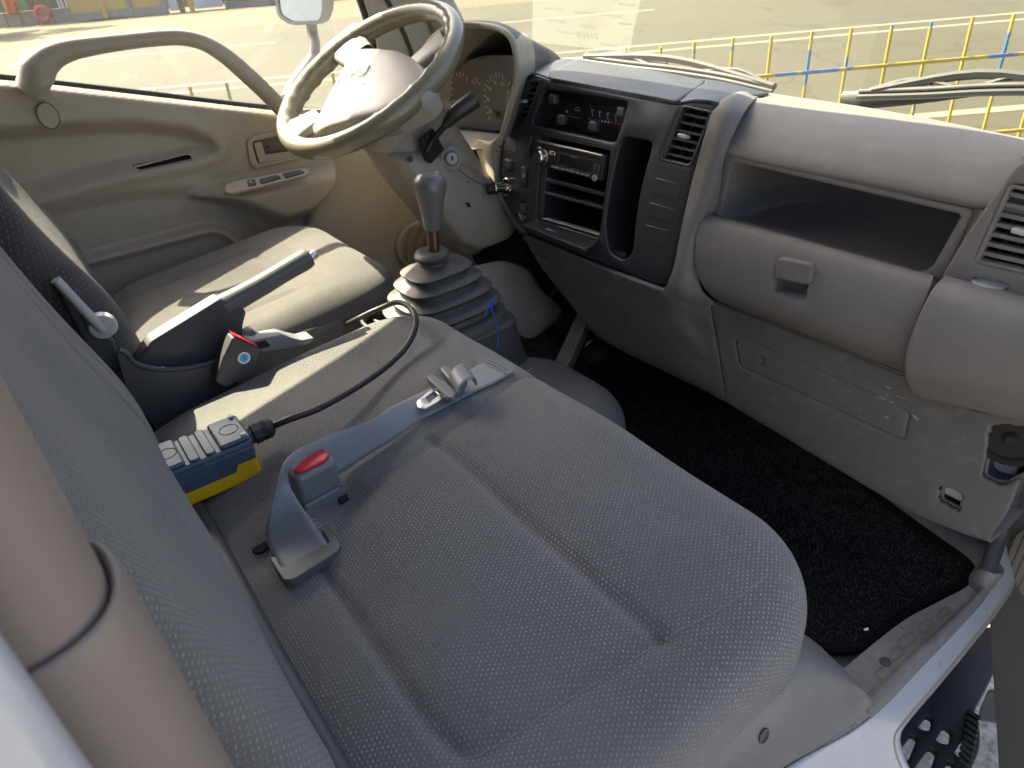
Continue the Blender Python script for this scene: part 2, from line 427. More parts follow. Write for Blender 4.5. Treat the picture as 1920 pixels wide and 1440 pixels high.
m_stickw = simple("white_sticker", (.7, .72, .72), .5)
m_line = simple("engraved_line", (.05, .048, .045), .7)
# ================================================================= the street
DR = V(.56038, .82824, 0); NV = V(-.82824, .56038, 0)          # along the road, across it
def st(a, b, z=0.0): return DR * a + NV * b + V(0, 0, z)
k = NT("sunlit_asphalt")
n1 = k.noise(34, 6, .85); n2 = k.noise(.35, 5, .6); n3 = k.noise(3.5, 6, .7)
c = k.mix(k.ramp(n1, [(.40, (0, 0, 0)), (.60, (1, 1, 1))]), (.013, .0115, .0045), (.047, .041, .018))
c = k.mix(k.ramp(n2, [(.35, (0, 0, 0)), (.7, (.4,) * 3)]), c, (.040, .035, .014)); c = k.mix(k.ramp(n3, [(.55, (0, 0, 0)), (.75, (.3,) * 3)]), c, (.022, .020, .014))
vo = k.n("TexVoronoi", feature='DISTANCE_TO_EDGE'); vo.inputs["Scale"].default_value = .32; dv_ = k.n("VectorMath", operation='ADD'); nw = k.n("TexNoise"); nw.inputs["Scale"].default_value = 1.1; k.l(k.co(), nw.inputs["Vector"]); k.l(k.co(), dv_.inputs[0]); k.l(nw.outputs["Color"], dv_.inputs[1]); k.l(dv_.outputs[0], vo.inputs["Vector"])
crack = k.ramp(vo.outputs["Distance"], [(.004, (.75,) * 3), (.014, (0, 0, 0))]); c = k.mix(crack, c, (.010, .009, .006))
pt = k.ramp(k.noise(.16, 2, .4), [(.56, (0, 0, 0)), (.575, (.5,) * 3)]); c = k.mix(pt, c, (.022, .0195, .0095))
k.setc(c); k.setr(.9); k.bump(n1, .5, .006); m_road = k.m
k = NT("sandy_shoulder"); n1 = k.noise(1.2, 6, .7); k.setc(k.mix(n1, (.046, .039, .020), (.078, .067, .034))); k.setr(.95); k.bump(k.noise(40, 4), .4, .02); m_sand = k.m
k = NT("worn_road_paint"); n1 = k.noise(26, 6, .75); k.setc(k.mix(k.ramp(n1, [(.32, (0, 0, 0)), (.5, (1, 1, 1))]), (.055, .05, .032), (.15, .14, .088))); k.setr(.8); m_rpaint = k.m
k = NT("painted_wall_ochre"); n1 = k.noise(.9, 6, .7); n2 = k.noise(6, 5, .7)
c = k.mix(n1, (.50, .32, .07), (.62, .45, .16)); k.setc(k.mix(k.ramp(n2, [(.6, (0, 0, 0)), (.75, (.6,) * 3)]), c, (.30, .26, .2))); k.setr(.9); m_ochre = k.m
m_concrete = plastic("grey_concrete", (.26, .25, .23), .9, grain=60, gs=.4, var=.25)
m_orange = simple("orange_sheet", (.62, .13, .03), .7, var=.3); m_brown = simple("brown_wall", (.26, .15, .09), .85, var=.3)
m_bark = simple("bark", (.10, .08, .06), .9, var=.4); m_gatew = simple("pale_gate", (.55, .56, .55), .6)
k = NT("leaves"); k.setc(k.mix(k.noise(3, 3), (.035, .075, .02), (.08, .13, .04))); k.setr(.6); m_leaf = k.m
m_green = simple("green_cloth", (.03, .22, .07), .7, var=.4)

road = mesh("road", [st(-900, -600), st(900, -600), st(900, 900), st(-900, 900)], [(0, 1, 2, 3)], m_road, smooth=0)
tag(road, "sunlit grey brown asphalt road seen through the cab windows", "road", "structure")
sh = mesh("roadside_shoulder", [st(-120, 26.5, .004), st(160, 25.5, .004), st(160, 60, .004), st(-120, 60, .004)], [(0, 1, 2, 3)], m_sand, smooth=0)
tag(sh, "pale sandy shoulder along the far side of the road", "shoulder", "structure")
k = NT("speckled_concrete"); n1 = k.noise(60, 6, .8); k.setc(k.mix(k.ramp(n1, [(.38, (0, 0, 0)), (.62, (1, 1, 1))]), (.10, .098, .092), (.27, .265, .255))); k.setr(.9); k.bump(n1, .5, .004); m_apron = k.m
ap = mesh("parking_pavement", [st(-40, -40, .004), st(40, -40, .004), st(40, 3.95, .004), st(-40, 3.95, .004)], [(0, 1, 2, 3)], m_apron, smooth=0)
tag(ap, "pale speckled pavement under the truck, seen through the step", "pavement", "structure")
def stripe(b, w, a0, a1):
    mesh("road_line", [st(a0, b - w / 2, .004), st(a1, b - w / 2, .004), st(a1, b + w / 2, .004), st(a0, b + w / 2, .004)], [(0, 1, 2, 3)], m_rpaint, road, smooth=0)
stripe(13.55, .17, -60, 60); stripe(12.75, .17, -60, 60); stripe(6.95, .2, -30, 30)
for a0, a1 in ((-36, -30), (-24, -18), (-12, -5.2), (-2.6, 4.4), (7.9, 15), (20, 27)): stripe(20.0, .2, a0, a1)

def slab(name, a0, a1, b, z0, z1, mat, parent=None, th=.18):
    return hexa(name, [st(a0, b, z0), st(a1, b, z0), st(a1, b + th, z0), st(a0, b + th, z0)], [st(a0, b, z1), st(a1, b, z1), st(a1, b + th, z1), st(a0, b + th, z1)], mat, parent, .02)
def gp(px, py): p = onZ(px, py, 0); return float(p @ DR), float(p @ NV)
def at_b(px, py, b):            # point of the far side seen at this pixel, on the upright plane b
    r = ray(px, py); return CAM + r * (b / (r @ NV))
fa = lambda px, b: float(at_b(px, 20, b) @ DR)
B0 = 39.5
w = thing("roadside_wall", "weathered ochre yellow wall across the road, left of the door mirror", "wall", st((fa(160, B0) + fa(420, B0)) / 2, B0))
slab("wall_panel", fa(132, B0), fa(243, B0), B0, .35, 3.2, m_ochre, w); slab("wall_panel", fa(249, B0), fa(312, B0), B0, .35, 3.2, m_ochre, w)
slab("plinth", fa(132, B0), fa(312, B0), B0 - .06, 0, .35, m_concrete, w, .3)
for px in (196, 246, 310): slab("pilaster", fa(px, B0) - .12, fa(px, B0) + .12, B0 - .1, 0, 3.3, m_ochre if px == 196 else m_concrete, w, .3)
g = thing("pale_gate", "pale sheet metal gate beside the ochre wall across the road", "gate", st(fa(340, B0), B0))
slab("gate_leaf", fa(318, B0), fa(336, B0), B0 + .05, .1, 2.6, m_gatew, g, .06); slab("gate_leaf", fa(366, B0), fa(420, B0), B0 + .05, .1, 2.6, m_gatew, g, .06)
slab("gate_post", fa(337, B0), fa(346, B0), B0, 0, 2.7, m_bark, g); slab("gate_post", fa(356, B0), fa(364, B0), B0, 0, 2.7, m_ochre, g)
w2 = thing("brown_wall", "brown wall across the road just left of the mirror housing", "wall", st(fa(480, B0), B0))
slab("wall_panel", fa(424, B0), fa(640, B0), B0 + .1, .3, 3.0, m_brown, w2); slab("plinth", fa(424, B0), fa(640, B0), B0, 0, .3, m_concrete, w2, .3)
os_ = thing("orange_sheet", "orange red sheet hanging at the far left across the road", "sheet", st(fa(30, B0), B0 - .3))
rows = []
for i in range(7):
    z = 1.35 - i * .2
    rows.append([st(fa(14 + i * .8, B0) + (fa(56 - i * 2.2, B0) - fa(14 + i * .8, B0)) * t, B0 - .35 + .09 * math.sin(t * 14 + i * .4), z + .4) for t in np.linspace(0, 1, 9)])
loft("cloth", rows, m_orange, os_, 3, 2, thick=.01)
tube("pole", [st(fa(13, B0), B0 - .35, 0), st(fa(13, B0), B0 - .35, 2.2)], .03, m_bark, os_, 8, 1); tube("pole", [st(fa(42, B0), B0 - .35, 0), st(fa(40, B0), B0 - .35, 2.2)], .03, m_bark, os_, 8, 1)
gc = thing("green_cover", "green cloth cover beside the orange sheet across the road", "cover", st(fa(84, B0), B0 - .3))
rows = [[st(fa(68 + i * 1.2, B0) + (fa(102 - i * .6, B0) - fa(68 + i, B0)) * t, B0 - .4 + .1 * math.sin(t * 9 + i), 1.75 - i * .17) for t in np.linspace(0, 1, 8)] for i in range(5)]
loft("cloth", rows, m_green, gc, 3, 2, thick=.01)
tube("pole", [st(fa(70, B0), B0 - .3, 0), st(fa(70, B0), B0 - .3, 1.9)], .025, m_bark, gc, 8, 1); tube("pole", [st(fa(102, B0), B0 - .3, 0), st(fa(102, B0), B0 - .3, 1.9)], .025, m_bark, gc, 8, 1)
ty = thing("red_tyre", "red painted tyre standing under the green cover across the road", "tyre", st(fa(92, B0), B0 - .5))
cc = st(fa(91, B0), B0 - .6, .45); th = np.linspace(0, 2 * np.pi, 25)
tube("ring", [cc + .3 * (math.cos(t) * DR + math.sin(t) * V(0, 0, 1)) for t in th], .11, simple("red_paint", (.42, .05, .06), .6), ty, 10, 1, caps=False)
w3 = thing("low_wall", "low grey concrete wall behind the orange sheet across the road", "wall", st(fa(60, B0), B0 + .2))
slab("wall_panel", fa(-160, B0), fa(130, B0), B0 + .1, 0, .55, m_concrete, w3); slab("coping", fa(-160, B0), fa(130, B0), B0 + .05, .55, .62, m_concrete, w3, .3)
for px in (112, 118, 126):
    slab("picket", fa(px, B0) - .05, fa(px, B0) + .05, B0 + .12, .62, 2.0, m_gatew, w3, .05)
def tree(name, label, base, h, rx, nleaf, seed):
    rg = np.random.default_rng(seed); t = thing(name, label, "tree", base, "street trees across the road")
    tube("trunk", [base, base + V(.1, .05, h * .35), base + V(-.05, .1, h * .6), base + V(.1, 0, h * .85)], [.2, .16, .12, .05], m_bark, t, 9)
    for i in range(6):
        a = i * 1.05 + seed; tube("limb", [base + V(0, .05, h * .5), base + V(math.cos(a) * rx * .4, math.sin(a) * rx * .4, h * .68), base + V(math.cos(a) * rx * .8, math.sin(a) * rx * .8, h * .8)], [.07, .045, .02], m_bark, t, 6, 3)
    cl = rg.normal(0, 1, (26, 3)); cl /= np.linalg.norm(cl, axis=1)[:, None]; cl *= rg.uniform(.35, 1, (26, 1)) * V(rx, rx, h * .28); cl += base + V(0, 0, h * .78)
    vs, fs = [], []
    for i in range(nleaf):
        p = cl[rg.integers(26)] + rg.normal(0, .33, 3); a = unit(rg.normal(0, 1, 3)); b = unit(np.cross(a, rg.normal(0, 1, 3))); s = rg.uniform(.09, .2)
        j = len(vs); vs += [p - a * s, p + b * s * .5, p + a * s, p - b * s * .5]; fs.append((j, j + 1, j + 2, j + 3))
    o = mesh("crown", vs, fs, m_leaf, t, smooth=0); return t
tree("street_tree", "broad leafy tree at the far left, shading the shoulder by the orange sheet", V(-42.3, .7, 0), 9.0, 3.3, 11000, 9)
tree("street_tree", "leafy tree behind the low grey wall, its shade on the shoulder", st(fa(-30, B0), 43.5), 7.5, 3.2, 5200, 3)
tree("street_tree", "leafy tree behind the brown wall across the road", st(fa(560, B0), 43.2), 6.5, 2.4, 3600, 5)

bk_ = thing("shop_row", "dark shaded shop fronts far behind the roadside walls", "building", st(0, 47))
for i in range(8):
    a0 = -62 + i * 15.0; slab("shop_front", a0 + .05, a0 + 14.95, 47 + (i % 3) * .4, 0, 5.5 + (i % 2), (m_brown, m_concrete, m_bark)[i % 3], bk_, 5.0)
    slab("shutter", a0 + 2, a0 + 6, 46.92 + (i % 3) * .4, .2, 3.0, m_gatew if i % 2 else m_green, bk_, .06); slab("shutter", a0 + 8, a0 + 13, 46.92 + (i % 3) * .4, .2, 3.0, m_bark, bk_, .06)
# ---- fence in front of the truck
FD = 4.2
def fp(px, py, d=FD): r = ray(px, py); return CAM + r * (d / (r @ NV))
k = NT("flaking_yellow_blue_paint"); n1 = k.noise(5.5, 3, .6); n2 = k.noise(30, 4, .6)
c = k.mix(k.ramp(n1, [(.57, (0, 0, 0)), (.59, (1, 1, 1))]), (.27, .205, .016), (.03, .10, .22)); k.setc(k.mix(k.ramp(n2, [(.62, (0, 0, 0)), (.66, (1, 1, 1))]), c, (.2, .18, .12))); k.setr(.5); m_fence = k.m
fe = thing("railing_fence", "yellow and blue painted railing of thin upright bars outside the windscreen", "fence", fp(1500, 60) * V(1, 1, 0))
tops = [(-130, 205), (-60, 199), (10, 192), (80, 187), (150, 181), (220, 174), (290, 168), (355, 162), (423, 157), (490, 150), (557, 143), (625, 137), (695, 131), (765, 125), (835, 120), (900, 114), (968, 108), (1035, 103), (1103, 98), (1175, 90), (1238, 87), (1301, 78), (1374, 71), (1447, 65), (1522, 58), (1597, 51), (1674, 45), (1749, 39), (1825, 33), (1901, 28), (1978, 22), (2056, 15), (2136, 9)]
pts = []
for (px, py) in tops:
    p = fp(px, py); pts.append(p); b = p * V(1, 1, 0); b[2] = 0
    q = .0072; e1, e2 = DR * q, NV * q
    z1 = p[2] + rng.uniform(-.006, .006); lean = DR * rng.uniform(-.006, .006)
    hexa("post", [b - e1 - e2, b + e1 - e2, b + e1 + e2, b - e1 + e2], [x + V(0, 0, z1) + lean for x in (b - e1 - e2, b + e1 - e2, b + e1 + e2, b - e1 + e2)], m_fence, fe, .002)
ztop = np.mean([p[2] for p in pts])
for dz in (.20, .62):
    a = fp(-130, 205) * V(1, 1, 0) - DR * .3; b = fp(2136, 9) * V(1, 1, 0) + DR * .3; z = ztop - dz
    e2 = NV * .009; o_ = NV * -.021
    hexa("rail", [a + o_ - e2 + V(0, 0, z - .009), a + o_ + e2 + V(0, 0, z - .009), a + o_ + e2 + V(0, 0, z + .009), a + o_ - e2 + V(0, 0, z + .009)], [b + o_ - e2 + V(0, 0, z - .009), b + o_ + e2 + V(0, 0, z - .009), b + o_ + e2 + V(0, 0, z + .009), b + o_ - e2 + V(0, 0, z + .009)], m_fence, fe, .002)

# ================================================================= the cab shell
FL = 0.80
XL, XR = -1.63, -0.17
cab = thing("truck_cab", "white truck cab body with floor, pillars, roof and windscreen", "truck cab", (-.9, .4, 0))
m_vinyl = plastic("floor_vinyl", (.10, .105, .105), .5, gs=.2, dirt=.3, dirtc=(.2, .19, .17))
m_headl = plastic("headliner", (.46, .44, .40), .9, gs=.1)
box("floor", (-.935, .46, FL - .03), 1.40, 1.64, .06, m_vinyl, cab, bv=.01)
box("firewall", (-.9, 1.29, 1.03), 1.5, .05, .56, m_vinyl, cab, bv=.01)
box("rear_wall", (-.9, -.36, 1.48), 1.52, .05, 1.36, m_beige, cab, bv=.01)
box("roof", (-.9, .16, 2.21), 1.32, 1.10, .06, m_headl, cab, bv=.02)
# chassis under the cab keeps the ground below in shade
box("chassis", (-.95, .2, .55), 1.1, 1.6, .3, m_dark, cab, bv=.02)
# pillars and rails on the driver side
AL0, AL1 = V(-1.635, 1.10, 1.36), V(-1.56, .70, 2.09)
tube("windscreen_pillar", [AL0, (AL0 + AL1) / 2 + V(-.005, .0, 0), AL1], [.045, .043, .045], m_beige, cab, 14, 5, flat=.75)
tube("windscreen_pillar", [V(-.165, 1.10, 1.38), V(-.2, .92, 1.75), V(-.24, .70, 2.09)], [.045, .043, .045], m_beige, cab, 14, 5, flat=.75)
tube("roof_rail", [V(-1.55, .72, 2.13), V(-1.555, .4, 2.18), V(-1.56, .1, 2.19), V(-1.56, -.34, 2.19)], .038, m_beige, cab, 12, 4)
tube("roof_rail", [V(-.235, .72, 2.13), V(-.235, .4, 2.18), V(-.235, .1, 2.19), V(-.235, -.34, 2.19)], .038, m_beige, cab, 12, 4)
tube("windscreen_header", [V(-1.57, .735, 2.09), V(-.9, .765, 2.10), V(-.23, .73, 2.09)], .045, m_headl, cab, 12, 5)
hexa("door_pillar", [V(-1.70, -.36, .8), V(-1.59, -.36, .8), V(-1.59, -.17, .8), V(-1.70, -.17, .8)], [V(-1.62, -.36, 2.13), V(-1.54, -.36, 2.13), V(-1.54, -.19, 2.13), V(-1.62, -.19, 2.13)], m_beige, cab, .015)
# windscreen, curved
ws = []
for t in np.linspace(0, 1, 7):
    row = []
    for s in np.linspace(-1, 1, 11):
        x = -.90 + s * (.735 - .06 * t); y = 1.30 - (.16 - .09 * t) * s * s - .51 * t; row.append(V(x, y, 1.37 + .70 * t))
    ws.append(row)
wo = gridmesh("windscreen", ws, m_wind, cab, smooth=180)
loft("windscreen_seal", [[p + V(0, -.012, .0) for p in ws[0]], [p + V(0, .012, .012) for p in ws[0]]], m_blackr, cab, 2, 1, thick=.012)
# outside skin under the windscreen
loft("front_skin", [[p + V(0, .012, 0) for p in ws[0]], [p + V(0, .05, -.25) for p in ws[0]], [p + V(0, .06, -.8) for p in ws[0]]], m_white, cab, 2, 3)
# ================================================================= dashboard
dash = thing("dashboard", "grey beige plastic dashboard running the width of the cab", "dashboard", (-.9, .95, 1.03))
def lerp(a, b, t): return np.asarray(a, float) * (1 - t) + np.asarray(b, float) * t
def fine(rows, nu, nv, sm=True):
    rows = [np.asarray(r, float) for r in rows]
    rr = []
    for r in rows:
        c = catmull(r, 12) if len(r) > 2 else np.array([lerp(r[0], r[1], t) for t in np.linspace(0, 1, 13)])
        d = np.r_[0, np.cumsum(np.linalg.norm(np.diff(c, axis=0), axis=1))]; tt = np.linspace(0, d[-1], nu)
        rr.append(np.stack([np.interp(tt, d, c[:, i]) for i in range(3)], 1))
    G = catmull(np.array(rr).reshape(len(rr), -1), 10).reshape(-1, nu, 3)
    d = np.linspace(0, len(G) - 1, nv); i0 = np.floor(d).astype(int).clip(0, len(G) - 2); f = (d - i0)[:, None, None]
    return G[i0] * (1 - f) + G[i0 + 1] * f
def relief(G, poly, depth, edge, axes=(0, 2), push=(0, 1, 0), ring=None):
    sh_ = G.shape; P = G.reshape(-1, 3); d = sdf_poly(P[:, axes], [np.asarray(p)[list(axes)] for p in poly])
    if ring: a = np.exp(-(d / ring) ** 2)
    else: a = 1 - sst(-edge, 0, d)
    return (P + (a * depth)[:, None] * np.asarray(push)).reshape(sh_)
# ---- passenger pad over the tray
rows = [[onY(1418, 180, 1.125), onY(1560, 200, 1.115), onY(1720, 228, 1.09), onY(1925, 272, 1.04), onY(2000, 290, 1.01)]]
rows.append([V(-.725, 1.02, 1.463), V(-.6, 1.02, 1.465), V(-.45, 1.0, 1.464), V(-.33, .97, 1.462), V(-.26, .95, 1.458)])
for y, z in ((.935, 1.467), (.89, 1.455), (.862, 1.436), (.851, 1.421), (.855, 1.413)):
    rows.append([V(x, y, z + (.004 if i == 0 else 0)) for i, x in enumerate((-.688 - (y - .85) * .5, -.6, -.45, -.335, -.262))])
G = fine(rows, 60, 50); o = gridmesh("upper_pad", G, m_dash, dash); solid(o, .008, 1)
# rear lip by the glass
tube("pad_lip", [p + V(0, .004, -.002) for p in rows[0]], .008, m_dash, dash, 10, 6)
# ---- beige strip between centre panel and tray
def R3(a, b, c, y): return [onY(*a, y[0]), onY(*b, y[1]), onY(*c, y[2])]
rows = [R3((1402, 176), (1412, 177), (1425, 183), (1.1, 1.11, 1.12)),
        R3((1372, 182), (1388, 181), (1412, 194), (.98, .975, .955)),
        R3((1347, 199), (1366, 196), (1394, 215), (.885, .880, .886)),
        R3((1333, 235), (1356, 236), (1374, 250), (.857, .853, .862)),
        R3((1312, 308), (1337, 310), (1353, 303), (.846, .842, .852)),
        R3((1296, 370), (1320, 374), (1341, 385), (.832, .830, .85)),
        R3((1284, 422), (1299, 430), (1320, 410), (.818, .817, .838)),
        R3((1270, 495), (1284, 500), (1304, 490), (.804, .803, .822)),
        R3((1256, 528), (1280, 542), (1312, 538), (.798, .804, .832)),
        R3((1240, 545), (1285, 566), (1345, 570), (.797, .84, .875))]
o = gridmesh("trim_strip", fine(rows, 24, 70), m_dash, dash); solid(o, .006, -1)
# ---- open tray
YT = .852
fr_o = rnd([onY(*p, YT) for p in ((1354, 287), (1824, 394), (1766, 530), (1725, 520), (1314, 409), (1336, 392))], .006)
fr_h = rnd([onY(*p, YT) for p in ((1373, 304), (1802, 403), (1737, 519), (1349, 408))], [.012, .006, .022, .012], 7)
plate("tray_frame", fr_o, [fr_h], fr_h[0], V(1, 0, 0), V(0, 0, 1), m_dash, dash, .010, .003)
c0 = sum(fr_h) / len(fr_h); rowsT = []
for dy, s in ((.008, 1.0), (.05, .99), (.10, .95), (.135, .82), (.15, .5), (.153, .1)):
    rowsT.append([c0 + (p - c0) * V(s, 1, s) + V(0, dy, -.012 * (dy > .04)) for p in fr_h + [fr_h[0]]])
gridmesh("open_tray", np.array([r for r in rowsT]), m_dash, dash, smooth=60)
# ---- glove box lid, with the latch pocket pressed into it
rows = [[onY(1332, 399, .858), onY(1750, 515, .858)], [onY(1322, 402, .836), onY(1750, 520, .836)], [onY(1311, 418, .822), onY(1743, 540, .822)], [onY(1304, 455, .812), onY(1724, 585, .812)],
        [onY(1304, 495, .809), onY(1706, 632, .809)], [onY(1315, 530, .813), onY(1697, 668, .813)], [onY(1332, 553, .83), onY(1697, 688, .83)], [onY(1347, 565, .865), onY(1706, 702, .865)]]
G = fine(rows, 300, 200)
pk = rnd([onY(*p, .811) for p in ((1455, 481), (1524, 495), (1511, 566), (1446, 546))], .012, 6)
G = relief(G, pk, .024, .0028)
lid = gridmesh("glove_box_lid", G, m_dash, dash, smooth=60)
lt = rnd([onY(*p, .8085) for p in ((1456, 482), (1524, 496), (1518, 536), (1450, 521))], .009, 5)
prism("latch", [p + V(0, -.001, 0) for p in lt], V(0, .012, 0), m_dash, lid, .003, 3)
# ---- right hand end: face with vent, bulge below
Yv = .842
fo = rnd([onY(*p, Yv) for p in ((1918, 290), (1862, 366), (1803, 452), (1759, 527), (1795, 540), (1990, 582), (2080, 600), (2100, 330))], .02)
vh = rnd([onY(*p, Yv) for p in ((1893, 343), (1998, 366), (1936, 516), (1826, 491))], .010)
wh_ = rnd([onY(*p, Yv) for p in ((1824, 520), (1889, 536), (1886, 546), (1821, 529))], .004)
face = plate("vent_surround", fo, [vh, wh_], vh[0], V(1, 0, 0), V(0, 0, 1), m_dash, dash, .014, .004)
rows = [[onY(1918, 286, .95), onY(2090, 325, .95)], [onY(1918, 289, .87), onY(2095, 329, .87)], [onY(1917, 292, .846), onY(2098, 332, .846)]]
gridmesh("surround_top", fine(rows, 12, 12), m_dash, dash)
rows = [[onY(1768, 532, .852), onY(1990, 590, .852)], [onY(1764, 538, .832), onY(1990, 600, .832)], [onY(1750, 556, .813), onY(1990, 618, .813)], [onY(1728, 598, .805), onY(1980, 655, .805)],
        [onY(1710, 648, .804), onY(1972, 705, .804)], [onY(1706, 688, .81), onY(1965, 740, .81)], [onY(1712, 718, .845), onY(1960, 772, .845)], [onY(1722, 728, .88), onY(1958, 782, .88)]]
o = gridmesh("end_bulge", fine(rows, 40, 50), m_dash, dash); solid(o, .012, -1)
lathe("thumb_wheel", [(.0185, -.004), (.019, -.003), (.019, .003), (.0185, .004)], onY(1856, 533, Yv + .012), V(.05, 0, 1), m_ltgrey, face, 30)
for i in range(12):
    a = i * 2 * math.pi / 12; q = onY(1856, 533, Yv + .012) + .019 * V(math.cos(a), math.sin(a), -.05 * math.cos(a)); box("wheel_rib", q, .002, .002, .006, m_ltgrey, face, bv=.0005)

def vent(parent, TL, TR, BR, BL, nsl, fins, fmat, smat, dn, gap=.5, fw=.07, tab=None, r=.004):
    """air vent: frame, louvres with recessed gaps, fins behind, dark duct. dn: into the dash"""
    TL, TR, BR, BL = [np.asarray(p, float) for p in (TL, TR, BR, BL)]
    q = lambda s, t: lerp(lerp(TL, TR, s), lerp(BL, BR, s), t)
    fo_ = rnd([TL, TR, BR, BL], r * 1.6); fi = rnd([q(fw, fw * .6), q(1 - fw, fw * .6), q(1 - fw, 1 - fw * .6), q(fw, 1 - fw * .6)], r)
    u = unit(TR - TL); v = unit(np.cross(-np.asarray(dn), u)); 
    v = unit(v if np.dot(v, TL - BL) > 0 else -v)
    fr = plate("vent", fo_, [fi], TL - np.asarray(dn) * .003, u, v, fmat, parent, .012, .0016)
    cavity("duct", [p + np.asarray(dn) * .004 for p in fo_], np.asarray(dn) * .05, m_dark, fr)
    for i in range(1, nsl):
        t = i / nsl; hh = .5 * (1 - gap) / nsl
        a = [q(fw * .7, t - hh), q(1 - fw * .7, t - hh), q(1 - fw * .7, t + hh), q(fw * .7, t + hh)]
        hexa("louvre", [p + np.asarray(dn) * .0015 for p in a], [p + np.asarray(dn) * .012 + (BL - TL) * .012 for p in a], smat, fr, .0008)
    for i in range(1, fins + 1):
        s = i / (fins + 1); a = [q(s - .012, fw), q(s + .012, fw), q(s + .012, 1 - fw), q(s - .012, 1 - fw)]
        hexa("fin", [p + np.asarray(dn) * .014 for p in a], [p + np.asarray(dn) * .03 for p in a], m_char, fr)
    if tab: 
        c = q(*tab); box("tab", c - np.asarray(dn) * .002, .016, .012, .006, m_ltgrey, fr, [u, -np.asarray(dn), v], .002)
    return fr
vent(face, *[onY(*p, Yv + .002) for p in ((1893, 343), (1998, 366), (1936, 516), (1826, 491))], 8, 3, m_dash, m_dash, V(0, 1, 0), .55, .075, (.55, .5))

# ---- lower panel under glove box and centre stack
top = [((985, 436), .815), ((1094, 482), .805), ((1240, 538), .80), ((1345, 566), .872), ((1700, 702), .872), ((1830, 765), .872), ((1928, 765), .872)]
m1 = [((1018, 494), .84), ((1120, 545), .835), ((1250, 588), .835), ((1350, 625), .874), ((1706, 770), .874), ((1836, 828), .874), ((1926, 860), .874)]
m2 = [((1078, 570), .862), ((1150, 602), .862), ((1260, 648), .862), ((1358, 690), .877), ((1690, 850), .877), ((1816, 912), .877), ((1895, 950), .877)]
bt = [((1116, 618), .88), ((1165, 645), .88), ((1265, 692), .88), ((1362, 740), .88), ((1668, 918), .88), ((1790, 975), .88), ((1862, 1000), .88)]
rows = [[onY(*p, y) for p, y in r] for r in (top, m1, m2, bt)]
rows.append([p + V(0, .018, -.012) for p in rows[-1]]); rows.append([p + V(0, .08, -.004) for p in rows[-1]])
G = fine(rows, 260, 170)
cover = rnd([onY(*p, .877) for p in ((1384, 631), (1402, 632), (1714, 766), (1701, 822), (1391, 684))], .01)
G = relief(G, cover, .0035, 0, ring=.0022)
sm_ = [onY(*p, .875) for p in ((1338, 563), (1347, 625), (1355, 690), (1361, 742))]
seam = [p + V(-.001, 0, 0) for p in sm_] + [p + V(.001, 0, 0) for p in sm_[::-1]]
G = relief(G, seam, .003, 0, ring=.002)
G = relief(G, rnd([onY(*p, .877) for p in ((1424, 660), (1441, 663), (1440, 690), (1427, 684))], .003), .008, .003)
G = relief(G, rnd([onY(*p, .845) for p in ((1018, 467), (1072, 489), (1071, 504), (1026, 482))], .006), .022, .005)
win = rnd([onY(*p, .878) for p in ((1768, 903), (1810, 919), (1804, 956), (1765, 936))], .006)
wcut = rnd([onY(*p, .876) for p in ((1866, 787), (1940, 790), (1940, 880), (1885, 908), (1845, 893))], .01)
P = G.reshape(-1, 3); nr, nc = G.shape[:2]
keep = (sdf_poly(P[:, [0, 2]], [p[[0, 2]] for p in win]) > -.001) & (sdf_poly(P[:, [0, 2]], [p[[0, 2]] for p in wcut]) > -.001)
keep |= P[:, 1] > .905
fs = []
for i in range(nr - 1):
    for j in range(nc - 1):
        f = (i * nc + j, i * nc + j + 1, (i + 1) * nc + j + 1, (i + 1) * nc + j)
        if all(keep[x] for x in f): fs.append(f)
for lp_w in (win, wcut): tube("opening_rim", [p + V(0, .002, 0) for p in lp_w + [lp_w[0]]], .0026, m_dashlow, dash, 8, 1, caps=False)
low = mesh("lower_panel", P, fs, m_dashlow, dash, smooth=50); solid(low, .008, -1)
cavity("opening", [p + V(0, .006, 0) for p in win], V(0, .03, 0), m_dark, low); box("white_box", c_ := (sum(win) / len(win) + V(.0, .010, .010)), .05, .012, .04, m_ltgrey, low, bv=.006)
cavity("opening", [p + V(0, .006, 0) for p in wcut], V(0, .06, 0), m_char, low)
lathe("round_plug", [(.036, 0), (.040, .004), (.040, .014), (.030, .018), (.028, .014), (.010, .014), (.006, .020)], onY(1900, 812, .89), V(.25, -1, 0), m_dark, low, 28)
box("body_edge", onY(1868, 868, .905), .05, .01, .04, m_white, low, bv=.004)
for (px, py, y) in ((1122, 617, .876), (1192, 655, .874), (1275, 690, .876), (1346, 741, .876), (1500, 823, .876)):
    lathe("screw", [(.0035, -.001), (.0035, .0012), (.002, .0016)], onY(px, py, y), V(0, -1, 0), m_steel, low, 10)
# ---- dash top deck in front of the instruments and radio
dk = [[V(x, 1.30 - .16 * ((x + .9) / .735) ** 2 - .03, 1.412) for x in (-1.6, -1.4, -1.2, -1.0, -.85, -.70)],
      [V(-1.6, 1.14, 1.435), V(-1.4, 1.16, 1.435), V(-1.2, 1.17, 1.44), V(-1.0, 1.17, 1.44), V(-.85, 1.16, 1.44), V(-.72, 1.14, 1.437)],
      [V(-1.6, 1.02, 1.44), V(-1.4, 1.05, 1.45), V(-1.22, 1.05, 1.455), V(-1.0, 1.04, 1.462), V(-.85, 1.04, 1.462), V(-.73, 1.03, 1.455)],
      [V(-1.6, .95, 1.425), V(-1.4, .97, 1.44), V(-1.22, .97, 1.44), V(-1.08, .985, 1.46), V(-.85, .985, 1.462), V(-.73, .985, 1.455)]]
gridmesh("top_deck", fine(dk, 40, 20), m_dash, dash)

